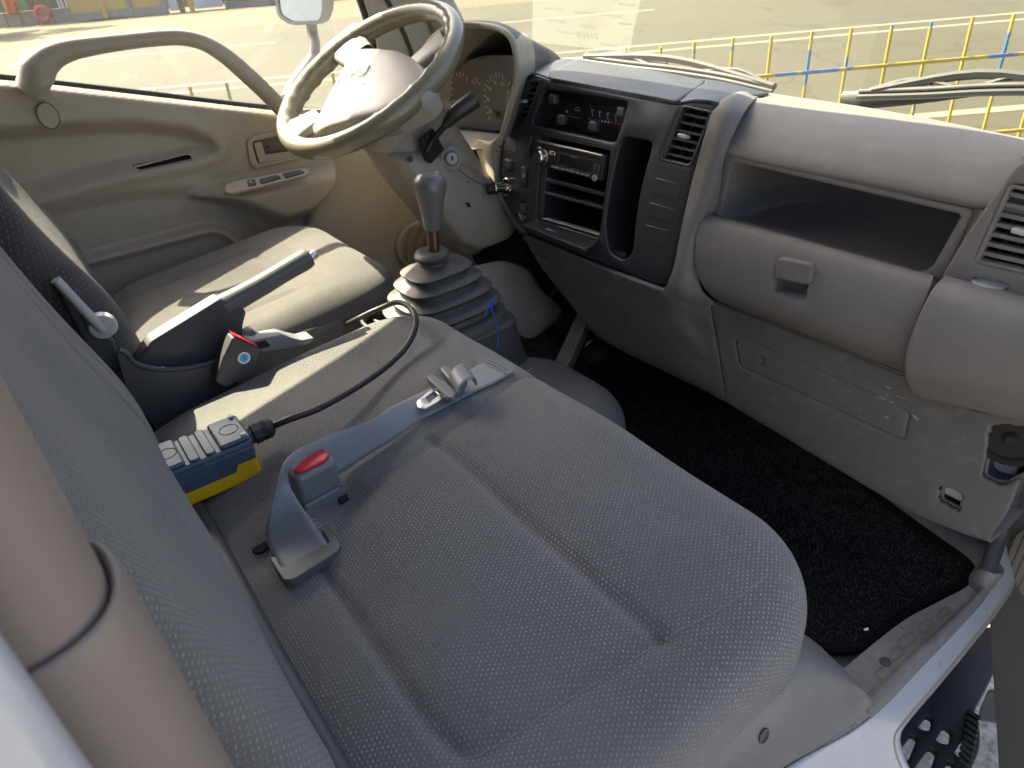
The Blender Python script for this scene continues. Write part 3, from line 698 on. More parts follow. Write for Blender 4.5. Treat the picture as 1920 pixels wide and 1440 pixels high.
# ================================================================= black centre panel
SL = .22
def bend(x): return np.minimum(.45 * np.maximum(np.abs(np.asarray(x) + .915) - .07, 0) ** 2, .014)
def CP(px, py, off=0.0):
    r = ray(px, py); y = .84
    for _ in range(40):
        p = CAM + r * (y / r[1]); y = .83 + SL * (p[2] - 1.37) + float(bend(p[0])) + off
    return CAM + r * (y / r[1])
CN = unit(V(0, 1, -SL)); CU = V(1, 0, 0); CV = unit(V(0, SL, 1))
def flat(p): p = np.array(p, float); p[1] -= float(bend(p[0])); return p
def warp(W): W = W.copy(); W[:, 1] += bend(W[:, 0]); return W
def cpl(pts, r=.004, n=5): return rnd([flat(CP(*p)) for p in pts], r, n)
c3 = lambda x, y: (900 + x / 2.88, 60 + y / 2.88)
c8 = lambda x, y: (920 + x / 6.546, 250 + y / 6.546)
outl = cpl([(1000, 140), (1030, 151), (1150, 173), (1268, 196), (1300, 190), (1346, 196), (1337, 225), (1310, 310), (1283, 425), (1268, 500), (1254, 534), (1233, 533), (1178, 512), (1094, 481), (984, 433), (966, 412), (945, 372), (938, 312), (947, 254), (966, 199), (981, 160)], .010)
h_cl = cpl([c3(345, 305), c3(800, 375), c3(730, 602), c3(275, 500)], .010)
h_rad = cpl([c3(325, 560), c3(702, 640), c3(640, 1110), c3(298, 1008)], .006)
h_tall = cpl([c3(765, 558), c3(935, 592), c3(850, 900), c3(822, 1195), c3(772, 1238), c3(690, 1190), c3(668, 1050), c3(705, 790)], [.02, .012, .06, .02, .012, .016, .05, .08])
h_vl = cpl([c3(276, 275), c3(322, 270), c3(236, 486), c3(196, 478)], .003)
h_vr = cpl([c3(1102, 412), c3(1236, 440), c3(1126, 712), c3(992, 678)], .005)
O3 = flat(CP(1100, 350))
stack = plate("centre_panel", outl, [h_cl, h_rad, h_tall, h_vl, h_vr], O3, CU, CV, m_black, dash, .012, .003, warp, True)
stack["label"] = "black centre panel holding radio, vents and heater controls"
lip = [warp(np.array(outl))[i] for i in range(len(outl))]
n_ = len(lip); mesh("panel_edge", lip + [p + V(0, .05, 0) for p in lip], [(i, (i + 1) % n_, (i + 1) % n_ + n_, i + n_) for i in range(n_)], m_black, stack, smooth=60)
def wl(loop, off=0.0): a = warp(np.array(loop)); return [p + CN * off for p in a]
cavity("tall_pocket", wl(h_tall, .006), CN * .10, m_dark, stack, .93)
vent(stack, *[CP(*c3(*p)) for p in ((268, 262), (338, 254), (243, 503), (176, 490))], 7, 0, m_black, m_black, CN, .62, .10, (.3, .48))
vent(stack, *[CP(*c3(*p)) for p in ((1098, 393), (1264, 428), (1137, 733), (968, 692))], 7, 2, m_black, m_char, CN, .66, .07, (.45, .5))
# heater controls
cavity("heater_pocket", wl(h_cl, .006), CN * .034, m_blackm, stack, .97)
hd = .034
def HP(x, y, off=hd): return CP(*c3(x, y), off)
for (x0, y0, x1, y1) in ((470, 372, 548, 388), (600, 398, 745, 424), (480, 484, 530, 492), (650, 508, 752, 536)):
    a, b = HP(x0, y0), HP(x1, y1); d = unit(b - a); hexa("slider_slot", [a - CV * .002 - CN * .0006, b - CV * .002 - CN * .0006, b + CV * .002 - CN * .0006, a + CV * .002 - CN * .0006], [p + CN * .003 for p in (a - CV * .002, b - CV * .002, b + CV * .002, a + CV * .002)], m_dark, stack)
for (x, y) in ((400, 362), (770, 434), (444, 475), (616, 510)):
    p = CP(*c3(x, y), .010); kb = box("slider_knob", p, .019, .014, .017, m_char, stack, [CU, CN, CV], .004, 3); box("slider_stem", p + CN * .016, .008, .022, .005, m_blackm, stack, [CU, CN, CV], .001)
for i, x in enumerate(np.linspace(592, 765, 11)):
    y = 470 + (x - 592) * .165
    lathe("temperature_dot", [(.0019, -.0002), (.0019, .0004)], HP(x, y) - CN * .0006, -CN, (m_printb if i < 4 else m_print if i < 7 else m_printr), stack, 10)
for i, x in enumerate((605, 645, 688, 732)):
    p = HP(x, 436 + i * 9); 
    tube("airflow_icon", [p + CU * -.003 + CV * .005, p + CU * .0005 + CV * .001, p + CU * .001 - CV * .004, p + CU * .004 - CV * .0045], .0005, m_print, stack, 5, 1); lathe("icon_head", [(.0013, 0), (.0013, .0004)], p + CU * .002 + CV * .0045 - CN * .0006, -CN, m_print, stack, 8)
p = HP(528, 418); tube("recirculation_icon", [p + CU * -.006 - CV * .002, p + CU * -.004 + CV * .003, p + CU * .003 + CV * .003, p + CU * .006 - CV * .002, p + CU * -.006 - CV * .002], .0005, m_print, stack, 5, 1)
p = HP(470, 430); lathe("fan_icon", [(.0026, 0), (.0026, .0004)], p - CN * .0006, -CN, m_print, stack, 6)
for x in (462, 480, 498, 514, 530): lathe("fan_dot", [(.0011, 0), (.0011, .0004)], HP(x, 452 + (x - 462) * .17) - CN * .0006, -CN, m_print, stack, 6)
# pocket behind the radio
q = lambda s, t: lerp(lerp(CP(*c3(325, 560)), CP(*c3(702, 640)), s), lerp(CP(*c3(298, 1008)), CP(*c3(640, 1110)), s), t)
cavity("radio_pocket", wl(h_rad, .006), CN * .13, m_dark, stack, .98)
def bar(name, t0, t1, d0, d1, mat, par, s0=.06, s1=.985, bv=.0015):
    a = [q(s0, t0), q(s1, t0), q(s1, t1), q(s0, t1)]; return hexa(name, [p + CN * d0 for p in a], [p + CN * d1 for p in a], mat, par, bv)
bar("side_cheek", .0, 1.0, .004, .06, m_black, stack, .0, .105)
bar("shelf", .475, .525, .004, .11, m_black, stack, .1); bar("shelf", .635, .675, .002, .11, m_char, stack, .1); bar("pocket_lip", .965, .985, .002, .02, m_ltgrey, stack, .1)
# ashtray flap folded open
fl = [CP(*c8(378, 1115), -.055), CP(*c8(600, 1055), -.004), CP(*c8(1318, 1305), -.004), CP(*c8(1290, 1330), -.03), CP(*c8(1150, 1420), -.055)]
flap = prism("ashtray_flap", fl, V(0, .0, -.006), m_black, stack, .0015)
hexa("flap_inset", [p + V(0, 0, .0008) for p in (CP(*c8(672, 1180), -.036), CP(*c8(700, 1168), -.03), CP(*c8(1000, 1297), -.03), CP(*c8(975, 1312), -.036))], [p + V(0, 0, -.002) for p in (CP(*c8(672, 1180), -.036), CP(*c8(700, 1168), -.03), CP(*c8(1000, 1297), -.03), CP(*c8(975, 1312), -.036))], m_ltgrey, flap)
# switches left of the radio
def cpq(name, pts, d0, d1, mat, par=stack, bv=.0015): a = [CP(*c8(*p)) for p in pts]; return hexa(name, [p + CN * d0 for p in a], [p + CN * d1 for p in a], mat, par, bv)
cpq("blank_switch", [(218, 38), (348, 66), (318, 248), (190, 203)], -.001, .004, m_char)
sw = cpq("rocker_switch", [(455, 8), (545, 25), (500, 292), (412, 262)], -.0012, .004, m_blackm); cpq("rocker", [(468, 22), (530, 34), (490, 262), (440, 246)], -.007, .0, m_char, sw, .003)
cpq("hazard_switch", [(185, 298), (284, 330), (280, 485), (170, 440)], -.0012, .004, m_blackm); cpq("rocker", [(190, 312), (275, 340), (268, 450), (182, 420)], -.006, .0, m_char, stack, .002)
cpq("rocker_switch", [(395, 378), (480, 402), (455, 692), (360, 655)], -.0012, .004, m_blackm); cpq("rocker", [(400, 400), (458, 420), (440, 640), (380, 615)], -.006, .0, m_char, stack, .003)
text("fog_lamp_icon", "D", CP(*c8(408, 520), -.0066), CU, CV, .010, m_print, stack)
cpq("dimmer_switch", [(362, 735), (450, 760), (442, 985), (352, 950)], -.0012, .004, m_blackm)
for i in range(4): cpq("dimmer_rib", [(375, 860 + i * 26), (440, 880 + i * 26), (440, 893 + i * 26), (375, 873 + i * 26)], -.004, 0, m_greyp, stack, .0006)
cpq("stop_tab", [(388, 1000), (405, 1005), (458, 1040), (440, 1042)], -.005, .0, m_ltgrey)
for (pts) in ([(948, 785), (1088, 822), (1065, 912), (934, 872)], [(918, 918), (1052, 958), (1030, 1036), (900, 996)], [(895, 1038), (1025, 1072), (1005, 1158), (880, 1122)]):
    a = [CP(*c3(*p)) for p in pts]; hexa("blank_cover", [p - CN * .0012 for p in a], [p + CN * .004 for p in a], m_black, stack, .0012)
bx_ = [CP(*c3(*p), .012) for p in ((728, 1180), (780, 1202), (775, 1228), (722, 1205))]; hexa("clip", bx_, [p + CN * .012 for p in bx_], m_char, stack, .001)
# cigarette lighter
LP = CP(*c8(220, 655)); LA = unit(V(-.35, -1, .05))
lg = thing("cigarette_lighter", "chrome cigarette lighter pulled out beside the switches", "lighter", LP)
lathe("socket_ring", [(.017, -.004), (.0185, .0), (.0175, .007), (.0145, .009), (.0135, .0)], LP, -CN, m_chrome, lg, 28); lathe("barrel", [(.0105, 0), (.0105, .022), (.0125, .026), (.0125, .03)], LP, LA, m_chrome, lg, 24); lathe("knob", [(.010, .030), (.0115, .032), (.0115, .042), (.0095, .045)], LP, LA, m_blackr, lg, 24)
# perforated pad on top
k = NT("perforated_pad"); vo = k.n("TexVoronoi"); vo.inputs["Scale"].default_value = 150; vo.inputs["Randomness"].default_value = 0.0; k.l(k.co(), vo.inputs["Vector"])
hole = k.ramp(vo.outputs["Distance"], [(.22, (1, 1, 1)), (.34, (0, 0, 0))]); k.setc(k.mix(hole, (.045, .047, .052), (.008, .008, .009))); k.setr(.5); k.bump(k.math('SUBTRACT', 1.0, hole), .6, .002); m_perf = k.m
pr = [[onY(1082, 117, 1.04), onY(1150, 127, 1.04), onY(1240, 141, 1.04), onY(1322, 158, 1.04)], [onY(1062, 126, .98), onY(1140, 138, .98), onY(1230, 152, .98), onY(1312, 168, .98)],
      [onY(1036, 140, .90), onY(1120, 153, .90), onY(1210, 169, .90), onY(1288, 184, .90)], [onY(1030, 147, .872), onY(1110, 162, .872), onY(1200, 178, .872), onY(1276, 193, .872)], [onY(1033, 152, .858), onY(1110, 167, .86), onY(1198, 183, .86), onY(1268, 197, .858)]]
o = gridmesh("perforated_pad", fine(pr, 50, 30), m_perf, stack); solid(o, .006, -1)
# dark cover to the right of the pad and to its left
rows = [[onY(1300, 152, 1.08), onY(1350, 158, 1.1), onY(1395, 168, 1.11), onY(1440, 180, 1.115)], [onY(1322, 158, 1.03), onY(1350, 164, 1.03), onY(1385, 172, 1.03), onY(1418, 184, 1.02)],
        [onY(1300, 175, .93), onY(1330, 177, .93), onY(1352, 181, .93), onY(1378, 187, .93)], [onY(1281, 192, .875), onY(1305, 190, .876), onY(1330, 191, .878), onY(1348, 196, .882)], [onY(1276, 197, .862), onY(1305, 193, .864), onY(1330, 195, .866), onY(1346, 199, .868)]]
o = gridmesh("top_cover", fine(rows, 24, 24), m_black, stack); solid(o, .005, -1)
rows = [[onY(1040, 118, 1.04), onY(1062, 115, 1.04), onY(1084, 117, 1.04)], [onY(1010, 132, .96), onY(1035, 130, .965), onY(1056, 130, .97)], [onY(986, 148, .89), onY(1010, 141, .89), onY(1035, 143, .895)], [onY(978, 162, .874), onY(1000, 143, .873), onY(1031, 151, .865)]]
o = gridmesh("top_cover", fine(rows, 20, 20), m_black, stack); solid(o, .005, -1)
# ================================================================= radio
radio = thing("car_radio", "black single slot car radio with chrome volume knob", "radio", q(.5, .4))
T0, T1 = .075, .40
def rq(s, t): return lerp(lerp(CP(*c8(605, 80)), CP(*c8(1418, 268)), s), lerp(CP(*c8(585, 385)), CP(*c8(1365, 585)), s), t)
def rb(name, s0, s1, t0, t1, d0, d1, mat, par=radio, bv=.001):
    a = [rq(s0, t0), rq(s1, t0), rq(s1, t1), rq(s0, t1)]; return hexa(name, [p + CN * d0 for p in a], [p + CN * d1 for p in a], mat, par, bv)
rface = rb("faceplate", 0, 1, 0, 1, -.004, .06, m_blackm, radio, .002)
rb("trim_strip", .0, .98, .0, .085, -.007, .0, m_steel); rb("disc_slot", .06, .93, .15, .20, -.0046, 0, m_dark); rb("display", .37, .86, .32, .77, -.0052, 0, simple("display_glass", (.012, .013, .015), .08), radio, .0008)
rb("display_frame", .35, .88, .28, .31, -.0055, 0, m_char); rb("display_frame", .35, .88, .785, .81, -.0055, 0, m_char)
kn = rq(.125, .63); lathe("volume_knob", [(.0145, -.002), (.0145, .004), (.0125, .006), (.0125, .016), (.011, .018), (.002, .0175)], kn - CN * .004, -CN, m_chrome, radio, 36)
for i in range(8): rb("preset_button", .27 + i * .075, .325 + i * .075, .86, .95, -.008, 0, m_greyp if i else m_ltgrey)
for s in (.89, .94): rb("side_button", s, s + .03, .40, .82, -.0065, 0, m_char)
lathe("input_socket", [(.0055, 0), (.0055, .003), (.003, .0035), (.003, .001)], rq(.925, .93) - CN * .004, -CN, m_ltgrey, radio, 20)
for (s0, s1, t0, t1) in ((.0, .06, .24, .36), (.0, .04, .52, .62), (.2, .3, .30, .46), (.0, .05, .78, .9)): rb("knob_button", s0, s1, t0, t1, -.0068, 0, m_chrome)
# ================================================================= instrument hood and cluster
arch = lambda pts, ys: [onY(px, py, y) for (px, py), y in zip(pts, ys)]
rim_px = [(770, 205), (772, 160), (786, 112), (805, 79), (831, 56), (869, 47), (915, 49), (944, 58), (961, 76), (968, 105), (970, 131), (966, 169), (957, 203), (946, 240), (936, 268)]
HY = .80
rim = [onY(*p, HY) for p in rim_px]
hood_o = [rim]
def offs(k, y, dz, wid):
    out = []
    c = V(-1.25, 0, 1.42)
    for p in rim:
        rt = max(0., (p[0] + 1.36) / .28); hi = sst(1.465, 1.53, p[2]); x = p[0] - min(rt, 1) * (y - HY) * (.93 if y < 1.0 else .82); x_old = c[0] + (p[0] - c[0]) * (1 + (wid - 1) * hi) - (1 - hi) * 1.45 * (y - HY) * (p[0] > c[0]); z = 1.40 + (p[2] - 1.40) * (dz if hi > 0 else max(dz, .8))
        z = 1.40 + (p[2] - 1.40) * (1 + (dz - 1) * max(hi, .5))
        out.append(V(x, y, z))
    return out
hood = loft("instrument_hood", [rim, offs(0, .83, 1.02, 1), offs(0, .95, .80, 1), offs(0, 1.04, .60, 1), offs(0, 1.10, .46, 1), offs(0, 1.17, .22, 1)], m_dash, dash, 5, 5)
tube("hood_edge", rim, .0055, m_beige_s, dash, 8, 4)
inner = [rim, offs(0, .84, .97, .97), offs(0, .90, .88, .93), offs(0, .93, .84, .90)]
loft("hood_lining", [[p + V(0, .004, 0) for p in r] for r in inner], m_beige, dash, 5, 4)
clf = thing("instrument_cluster", "dark instrument cluster with speedometer behind the steering wheel", "cluster", (-1.27, .93, 1.38))
k = NT("cluster_face"); k.setc((.085, .086, .092)); k.setr(.45); m_cl = k.m
CLY = .905
fpx = [(812, 240), (818, 205), (826, 180), (842, 146), (874, 116), (906, 104), (962, 104), (985, 130), (975, 205), (946, 240), (934, 246), (850, 236)]
floop = rnd([onY(*p, CLY) for p in fpx], .012)
prism("dial_face", floop, V(0, .02, 0), m_cl, clf)
prism("lens", [p + V(0, -.022 - .25 * (p[2] - 1.38), 0) for p in floop], V(0, .002, 0), m_lens, clf)
bz = [onY(*p, .87) for p in ((800, 232), (850, 238), (936, 250), (960, 240))]
hexa("bezel", [onY(790, 236, .865), onY(936, 250, .865), onY(940, 285, .83), onY(790, 275, .83)], [onY(790, 236, .89), onY(936, 250, .89), onY(940, 285, .87), onY(790, 275, .87)], m_dash, clf, .004)
def dial(c, r, a0, a1, n, big):
    for i in range(n):
        a = a0 + (a1 - a0) * i / (n - 1); d = V(math.cos(a), 0, math.sin(a)); L = .012 if i % 2 == 0 else .007
        s = V(-d[2], 0, d[0]) * .0009; p0, p1 = c + d * (r - L), c + d * r
        hexa("tick", [p0 - s, p0 + s, p1 + s, p1 - s], [p + V(0, .001, 0) for p in (p0 - s, p0 + s, p1 + s, p1 - s)], m_print, clf)
dc = onY(938, 196, CLY - .002); dial(dc, .062, rad(215), rad(-20), 21, 1)
for i, tx in enumerate(("20", "40", "60", "80", "100", "120", "140")):
    a = rad(205 - i * 33); text("speed_number", tx, dc + .043 * V(math.cos(a), 0, math.sin(a)), V(1, 0, 0), V(0, 0, 1), .011, m_print, clf)
s = V(.0, 0, .0011); a = rad(150); d = V(math.cos(a), 0, math.sin(a)); p0, p1 = dc - d * .015 + V(0, -.004, 0), dc + d * .05 + V(0, -.004, 0)
tube("needle", [onY(926, 207, CLY - .006), onY(938, 222, CLY - .006)], .0016, m_blackr, clf, 6, 1); lathe("needle_hub", [(.006, 0), (.006, .006), (.004, .008)], onY(934, 214, CLY - .003), V(0, -1, 0), m_blackr, clf, 16)
d2 = onY(868, 180, CLY - .002); dial(d2, .05, rad(200), rad(60), 9, 0); d3 = onY(892, 160, CLY - .002); dial(d3, .018, rad(150), rad(20), 4, 0)
lathe("warning_mark", [(.003, 0), (.003, .0005)], onY(864, 170, CLY - .003), V(0, -1, 0), m_printr, clf, 10)

# ================================================================= steering wheel
WC = V(-1.30, .6184, 1.5087); a, b = rad(30.32), rad(7.41)
WN = V(math.sin(b) * math.sin(a), -math.cos(b) * math.sin(a), math.cos(a))
WU = unit(np.cross(V(0, 1, 0), WN)); WV = np.cross(WN, WU)
def WP(px, py, lift=0.0): return onP(px, py, WC + WN * lift, WN)
k = NT("wheel_grip"); k.setc(k.mix(k.noise(20, 4), (.145, .133, .088), (.20, .184, .128))); k.setr(.3); k.b.inputs["Coat Weight"].default_value = .4; k.b.inputs["Coat Roughness"].default_value = .18; m_grip = k.m
m_hub = plastic("wheel_hub_plastic", (.29, .27, .23), .42, gs=.1, dirt=.1, dirtc=(.24, .22, .18))
whl = thing("steering_wheel", "shiny beige steering wheel with oval emblem on its pad", "steering wheel", WC)
Rm, rm = .184, .0165; G = []
for i in range(144):
    t = 2 * math.pi * i / 144; e = WU * math.cos(t) + WV * math.sin(t); ring = []
    wav = .0022 * max(0, math.cos(t * 28)) * (1 if (math.sin(2 * t + .6) > -.3) else 0)
    for j in range(16):
        p = 2 * math.pi * j / 16; inw = math.cos(p); rr = rm * (1.0 + .10 * abs(math.sin(p))) + (wav if inw < -.3 else 0)
        ring.append(WC + e * (Rm + rr * inw) + WN * (rr * 1.08 * math.sin(p)))
    G.append(ring)
G.append(G[0]); gridmesh("rim", np.array(G), m_grip, whl, smooth=180, closed_u=True)
hub = [(651, 101), (666, 86), (699, 85), (742, 88), (770, 101), (796, 124), (806, 150), (790, 172), (752, 192), (716, 206), (670, 217), (620, 232), (590, 245), (578, 240), (596, 206), (612, 174), (632, 137)]
hl = rnd([WP(*p, .012) for p in hub], .012)
nh = len(hl); c = sum(hl) / nh; HG = []
for s, lf in ((.02, .004), (.35, .0035), (.6, .002), (.8, 0), (.92, -.002), (.97, -.005), (1.0, -.011), (1.0, -.03), (.97, -.055), (.85, -.06)): HG.append([c + (p - c) * s + WN * lf for p in hl])
pad = gridmesh("airbag_pad", np.array(HG), m_hub, whl, smooth=60, closed_u=True)
def spoke(p_in, p_out, w0, w1):
    A, B = WP(*p_in, -.012), WP(*p_out, 0.0); d = unit(B - A); s = unit(np.cross(WN, d)); rows = []
    for t, dep in ((0, .016), (.35, .014), (.7, .012), (1, .010)):
        w = lerp(w0, w1, t) * (1 + .5 * max(0, t - .6)); p = lerp(A, B, t) + WN * (.004 * t); ring = []
        for j in range(14):
            q_ = 2 * math.pi * j / 14; cx_, sx_ = math.cos(q_), math.sin(q_); ring.append(p + s * w * np.sign(cx_) * abs(cx_) ** .6 + WN * dep * np.sign(sx_) * abs(sx_) ** .7)
        rows.append(ring)
    return loft("spoke", rows, m_hub, whl, 1, 4, closed=True)
spoke((676, 110), (640, 78), .034, .044); spoke((604, 222), (548, 252), .03, .04); spoke((745, 190), (770, 200), .03, .036); spoke((780, 130), (836, 80), .028, .03)
eo = WP(671, 138, .0165); ea = unit(WP(690, 123, .0165) - WP(652, 156, .0165)); eb = np.cross(WN, ea)
def ell(cx_, cy_, ra, rb_, th_=.0007, n=40): return [eo + ea * (cx_ + ra * math.cos(t)) + eb * (cy_ + rb_ * math.sin(t)) + WN * .0005 for t in np.linspace(0, 2 * math.pi, n)]
tube("emblem_outline", ell(0, 0, .026, .0205), .0008, m_line, whl, 6, 1, caps=False); tube("emblem_ring", ell(0, 0, .0215, .0145), .0007, m_hub, whl, 6, 1, caps=False); tube("emblem_ring", ell(0, .004, .0145, .006), .0007, m_line, whl, 6, 1, caps=False); tube("emblem_ring", ell(0, -.002, .0055, .012), .0007, m_line, whl, 6, 1, caps=False)
for p0, p1 in (((685, 117), (701, 92)), ((647, 190), (662, 158)), ((629, 163), (641, 143))): tube("pad_line", [WP(*p0, .0172), WP(*p1, .0172)], .0006, m_line, whl, 5, 1)
for q0, q1 in (((632, 160), (640, 147)), ((636, 161), (643, 150))): tube("pad_mark", [WP(*q0, .0172), WP(*q1, .0172)], .0005, m_line, whl, 5, 1)

# ================================================================= steering column
col = thing("steering_column", "beige steering column shroud with ignition lock", "steering column", V(-1.3, .95, .85))
def sect(c, ux, uy, wx, wy, n=24, e=.55):
    out = []
    for j in range(n):
        t = 2 * math.pi * j / n; cc, ss = math.cos(t), math.sin(t); out.append(np.asarray(c) + np.asarray(ux) * wx * np.sign(cc) * abs(cc) ** e + np.asarray(uy) * wy * np.sign(ss) * abs(ss) ** e)
    return out
AX = -WN; UX = unit(V(1, 0, 0) - AX * AX[0]); UY = np.cross(AX, UX)
secs = []
for t, wx, wy, dx, dy in ((.045, .066, .072, 0, 0), (.075, .080, .085, .0, 0), (.095, .083, .088, .0, .0), (.10, .077, .080, 0, 0), (.16, .078, .082, .004, .0), (.23, .082, .082, .008, .0), (.29, .085, .082, .01, .0), (.35, .082, .08, .01, .0), (.40, .07, .072, .01, 0), (.43, .045, .05, .01, 0)):
    secs.append(sect(WC + AX * t + UX * dx + UY * dy, UX, UY, wx, wy))
shroud = loft("shroud", secs, m_beige, col, 1, 4, closed=True)
# lower cover over the column joint
cx_pts = [((700, 300), (760, 300), -1.28), ]
cov = [(742, 292), (800, 282), (870, 300), (925, 335), (962, 395), (978, 428), (960, 452), (905, 474), (868, 462), (828, 415), (790, 372), (760, 330)]
XC = -1.215
lp_ = rnd([onX(*p, XC) for p in cov], .015)
cg = []
c = sum(lp_) / len(lp_)
for s, dx in ((.05, .014), (.5, .012), (.8, .008), (.93, .0), (1.0, -.02), (1.02, -.06), (.98, -.14), (.8, -.17)): cg.append([c + (p - c) * V(1, s, s) + V(dx, 0, 0) for p in lp_])
gridmesh("lower_cover", np.array(cg), m_beige, col, smooth=70, closed_u=True)
# slot with stalk
XS = XC + .0145
sl_ = rnd([onX(*p, XS) for p in ((786, 262), (812, 240), (833, 280), (808, 307), (800, 303))], .004)
slot = prism("stalk_slot", sl_, V(-.004, 0, 0), m_dark, col)
A0 = onX(812, 262, XS + .004); A1 = onX(832, 238, XS + .022); A2 = onX(855, 212, XS + .035); A3 = onX(890, 186, XS + .05)
stk = tube("lever_stalk", [onX(800, 285, XS), A0, A1], [.006, .006, .0055], m_blackm, col, 12, 5)
tube("stalk_grip", [A1, lerp(A1, A2, .35), A2, lerp(A2, A3, .6), A3, A3 + unit(A3 - A2) * .002], [.006, .0105, .015, .016, .016, .0135], m_black, col, 18, 3)
dd_ = unit(A3 - A2); lathe("stalk_end", [(.0125, 0), (.0125, .0012), (.008, .0014)], A3 + dd_ * .002, dd_, m_char, col, 20); text("stalk_mark", "o", A3 + dd_ * .0034, unit(np.cross(V(0, 0, 1), dd_)), V(0, 0, 1), .012, m_sticker, col)
IG = onX(847, 297, XC + .010); IA = unit(V(.9, -.45, .25))
lathe("ignition_surround", [(.022, -.006), (.0235, .001), (.019, .005), (.016, .004)], IG, IA, m_beige_s, col, 32); lathe("ignition_lock", [(.0135, 0), (.0145, .007), (.0135, .012), (.0115, .013)], IG, IA, m_greyp, col, 28); lathe("lock_face", [(.0105, .012), (.0105, .0150), (.009, .0155)], IG, IA, m_ltgrey, col, 24); box("keyhole", IG + IA * .0157, .0035, .008, .001, m_dark, col, [unit(np.cross(V(0, 0, 1), IA)), np.cross(IA, unit(np.cross(V(0, 0, 1), IA))), IA], 0)
lathe("screw_hole", [(.006, -.001), (.006, .0008)], onX(769, 298, XC + .0135), V(1, 0, 0), m_line, col, 16); lathe("dimple", [(.0016, -.001), (.0016, .001)], onX(877, 342, XC + .0140), V(1, 0, 0), m_line, col, 12)
tube("part_line", [onX(858, 315, XC + .0135), onX(875, 330, XC + .0145), onX(900, 344, XC + .0138), onX(921, 347, XC + .010)], .0008, m_line, col, 5, 4)
hexa("yellow_label", [onX(826, 382, XC - .01), onX(838, 394, XC - .01), onX(828, 393, XC - .01), onX(824, 390, XC - .01)], [p + V(-.001, 0, 0) for p in (onX(826, 382, XC - .01), onX(838, 394, XC - .01), onX(828, 393, XC - .01), onX(824, 390, XC - .01))], m_yellow, col)
# boot and floor cover below the column
tube("column_boot", [V(-1.27, .86, 1.13), V(-1.28, .90, 1.08), V(-1.29, .94, 1.02)], [.075, .07, .05], m_blackr, col, 18, 4)
lathe("shaft", [(.02, 0), (.02, .4)], V(-1.29, .93, 1.05), unit(V(-.02, .35, -.9)), m_blackr, col, 12)
# engine side cover on the floor, beige
tc = thing("tunnel_cover", "beige cover on the floor beside the gear lever console", "cover", V(-1.2, .8, .8))
rows = [[onX(884, 500, -1.13), onX(935, 492, -1.16), onX(985, 505, -1.20)], [onX(905, 540, -1.12), onX(955, 540, -1.14), onX(1015, 550, -1.2)], [onX(940, 585, -1.12), onX(990, 590, -1.14), onX(1050, 580, -1.22)], [onX(965, 622, -1.12), onX(990, 632, -1.14), onX(1030, 605, -1.22)]]
o = loft("cover", rows, m_beige, tc, 6, 6); solid(o, .01, -1)
# knee trim left of the centre panel
kt = [[onY(952, 235, .85), onY(925, 262, .835), onY(893, 262, .835)], [onY(946, 262, .85), onY(918, 275, .828), onY(890, 272, .84)], [onY(939, 312, .84), onY(922, 310, .825), onY(900, 300, .85)], [onY(946, 375, .83), onY(932, 365, .825), onY(918, 345, .86)], [onY(985, 436, .815), onY(975, 438, .84), onY(965, 425, .88)]]
o = loft("knee_trim", kt, m_beige, dash, 5, 5); solid(o, .006, -1)
tube("cable_tie", [onY(963, 448, .9), onY(975, 455, .9), onY(985, 448, .89), onY(988, 436, .88)], .006, m_ltgrey, dash, 8, 4)
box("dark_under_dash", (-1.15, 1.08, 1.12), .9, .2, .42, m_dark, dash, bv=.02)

# ================================================================= driver's door
XD = -1.62
door = thing("driver_door", "beige driver door trim with looped grab bar across its window", "door", V(XD, .3, 1.0))
ys = np.arange(-.17, .80, .0045); zs = np.arange(.86, 1.62, .0045); YY, ZZ = np.meshgrid(ys, zs); P2 = np.stack([YY.ravel(), ZZ.ravel()], 1)
dpoly = lambda pts, r=.02: [p[[1, 2]] for p in rnd([onX(x_, y_, XD) for x_, y_ in pts], r, 6)]
X_ = np.zeros(len(P2))
bowl = dpoly([(-40, 240), (60, 232), (180, 224), (270, 224), (350, 234), (398, 255), (414, 277), (402, 294), (355, 306), (270, 322), (180, 342), (90, 368), (-60, 400)], .03)
d = sdf_poly(P2, bowl); X_ -= .025 * sst(0, -.034, d)
X_ -= .010 * np.exp(-((d - .006) / .012) ** 2) * -1 * .5
arm = dpoly([(350, 368), (420, 345), (500, 328), (575, 312), (622, 298), (634, 330), (620, 362), (580, 400), (520, 420), (440, 385), (390, 372)], .02)
d = sdf_poly(P2, arm); X_ += .055 * sst(.012, -.03, d)
low_ = dpoly([(-80, 420), (110, 378), (250, 350), (360, 345), (420, 368), (500, 430), (560, 470), (600, 560), (-80, 700)], .03)
d = sdf_poly(P2, low_); X_ -= .008 * sst(0, -.03, d)
pk_ = dpoly([(80, 495), (185, 470), (300, 440), (385, 418), (418, 420), (455, 450), (480, 520), (480, 640), (80, 640)], .02)
d = sdf_poly(P2, pk_); X_ += .030 * sst(.0, -.012, d) - .008 * sst(-.012, -.03, d)
belt = lambda y: np.interp(y, [-.2, .0, .145, .53, .65, .8], [1.635, 1.578, 1.540, 1.429, 1.397, 1.36])
edge = belt(P2[:, 0]) - P2[:, 1]; X_ -= .02 * sst(.012, -.004, edge); 
inside = edge > -.006
fr_edge = [p[[1, 2]] for p in [onX(x_, y_, XD) for x_, y_ in ((-300, 100), (600, 205), (640, 255), (634, 300), (622, 352), (585, 400), (545, 432), (490, 500), (430, 620), (200, 900), (-300, 900))]]
dfe = sdf_poly(P2, fr_edge); inside &= dfe < .006; X_ -= .03 * sst(-.012, .006, dfe)
nz, ny = YY.shape; fs = []
I = inside.reshape(nz, ny)
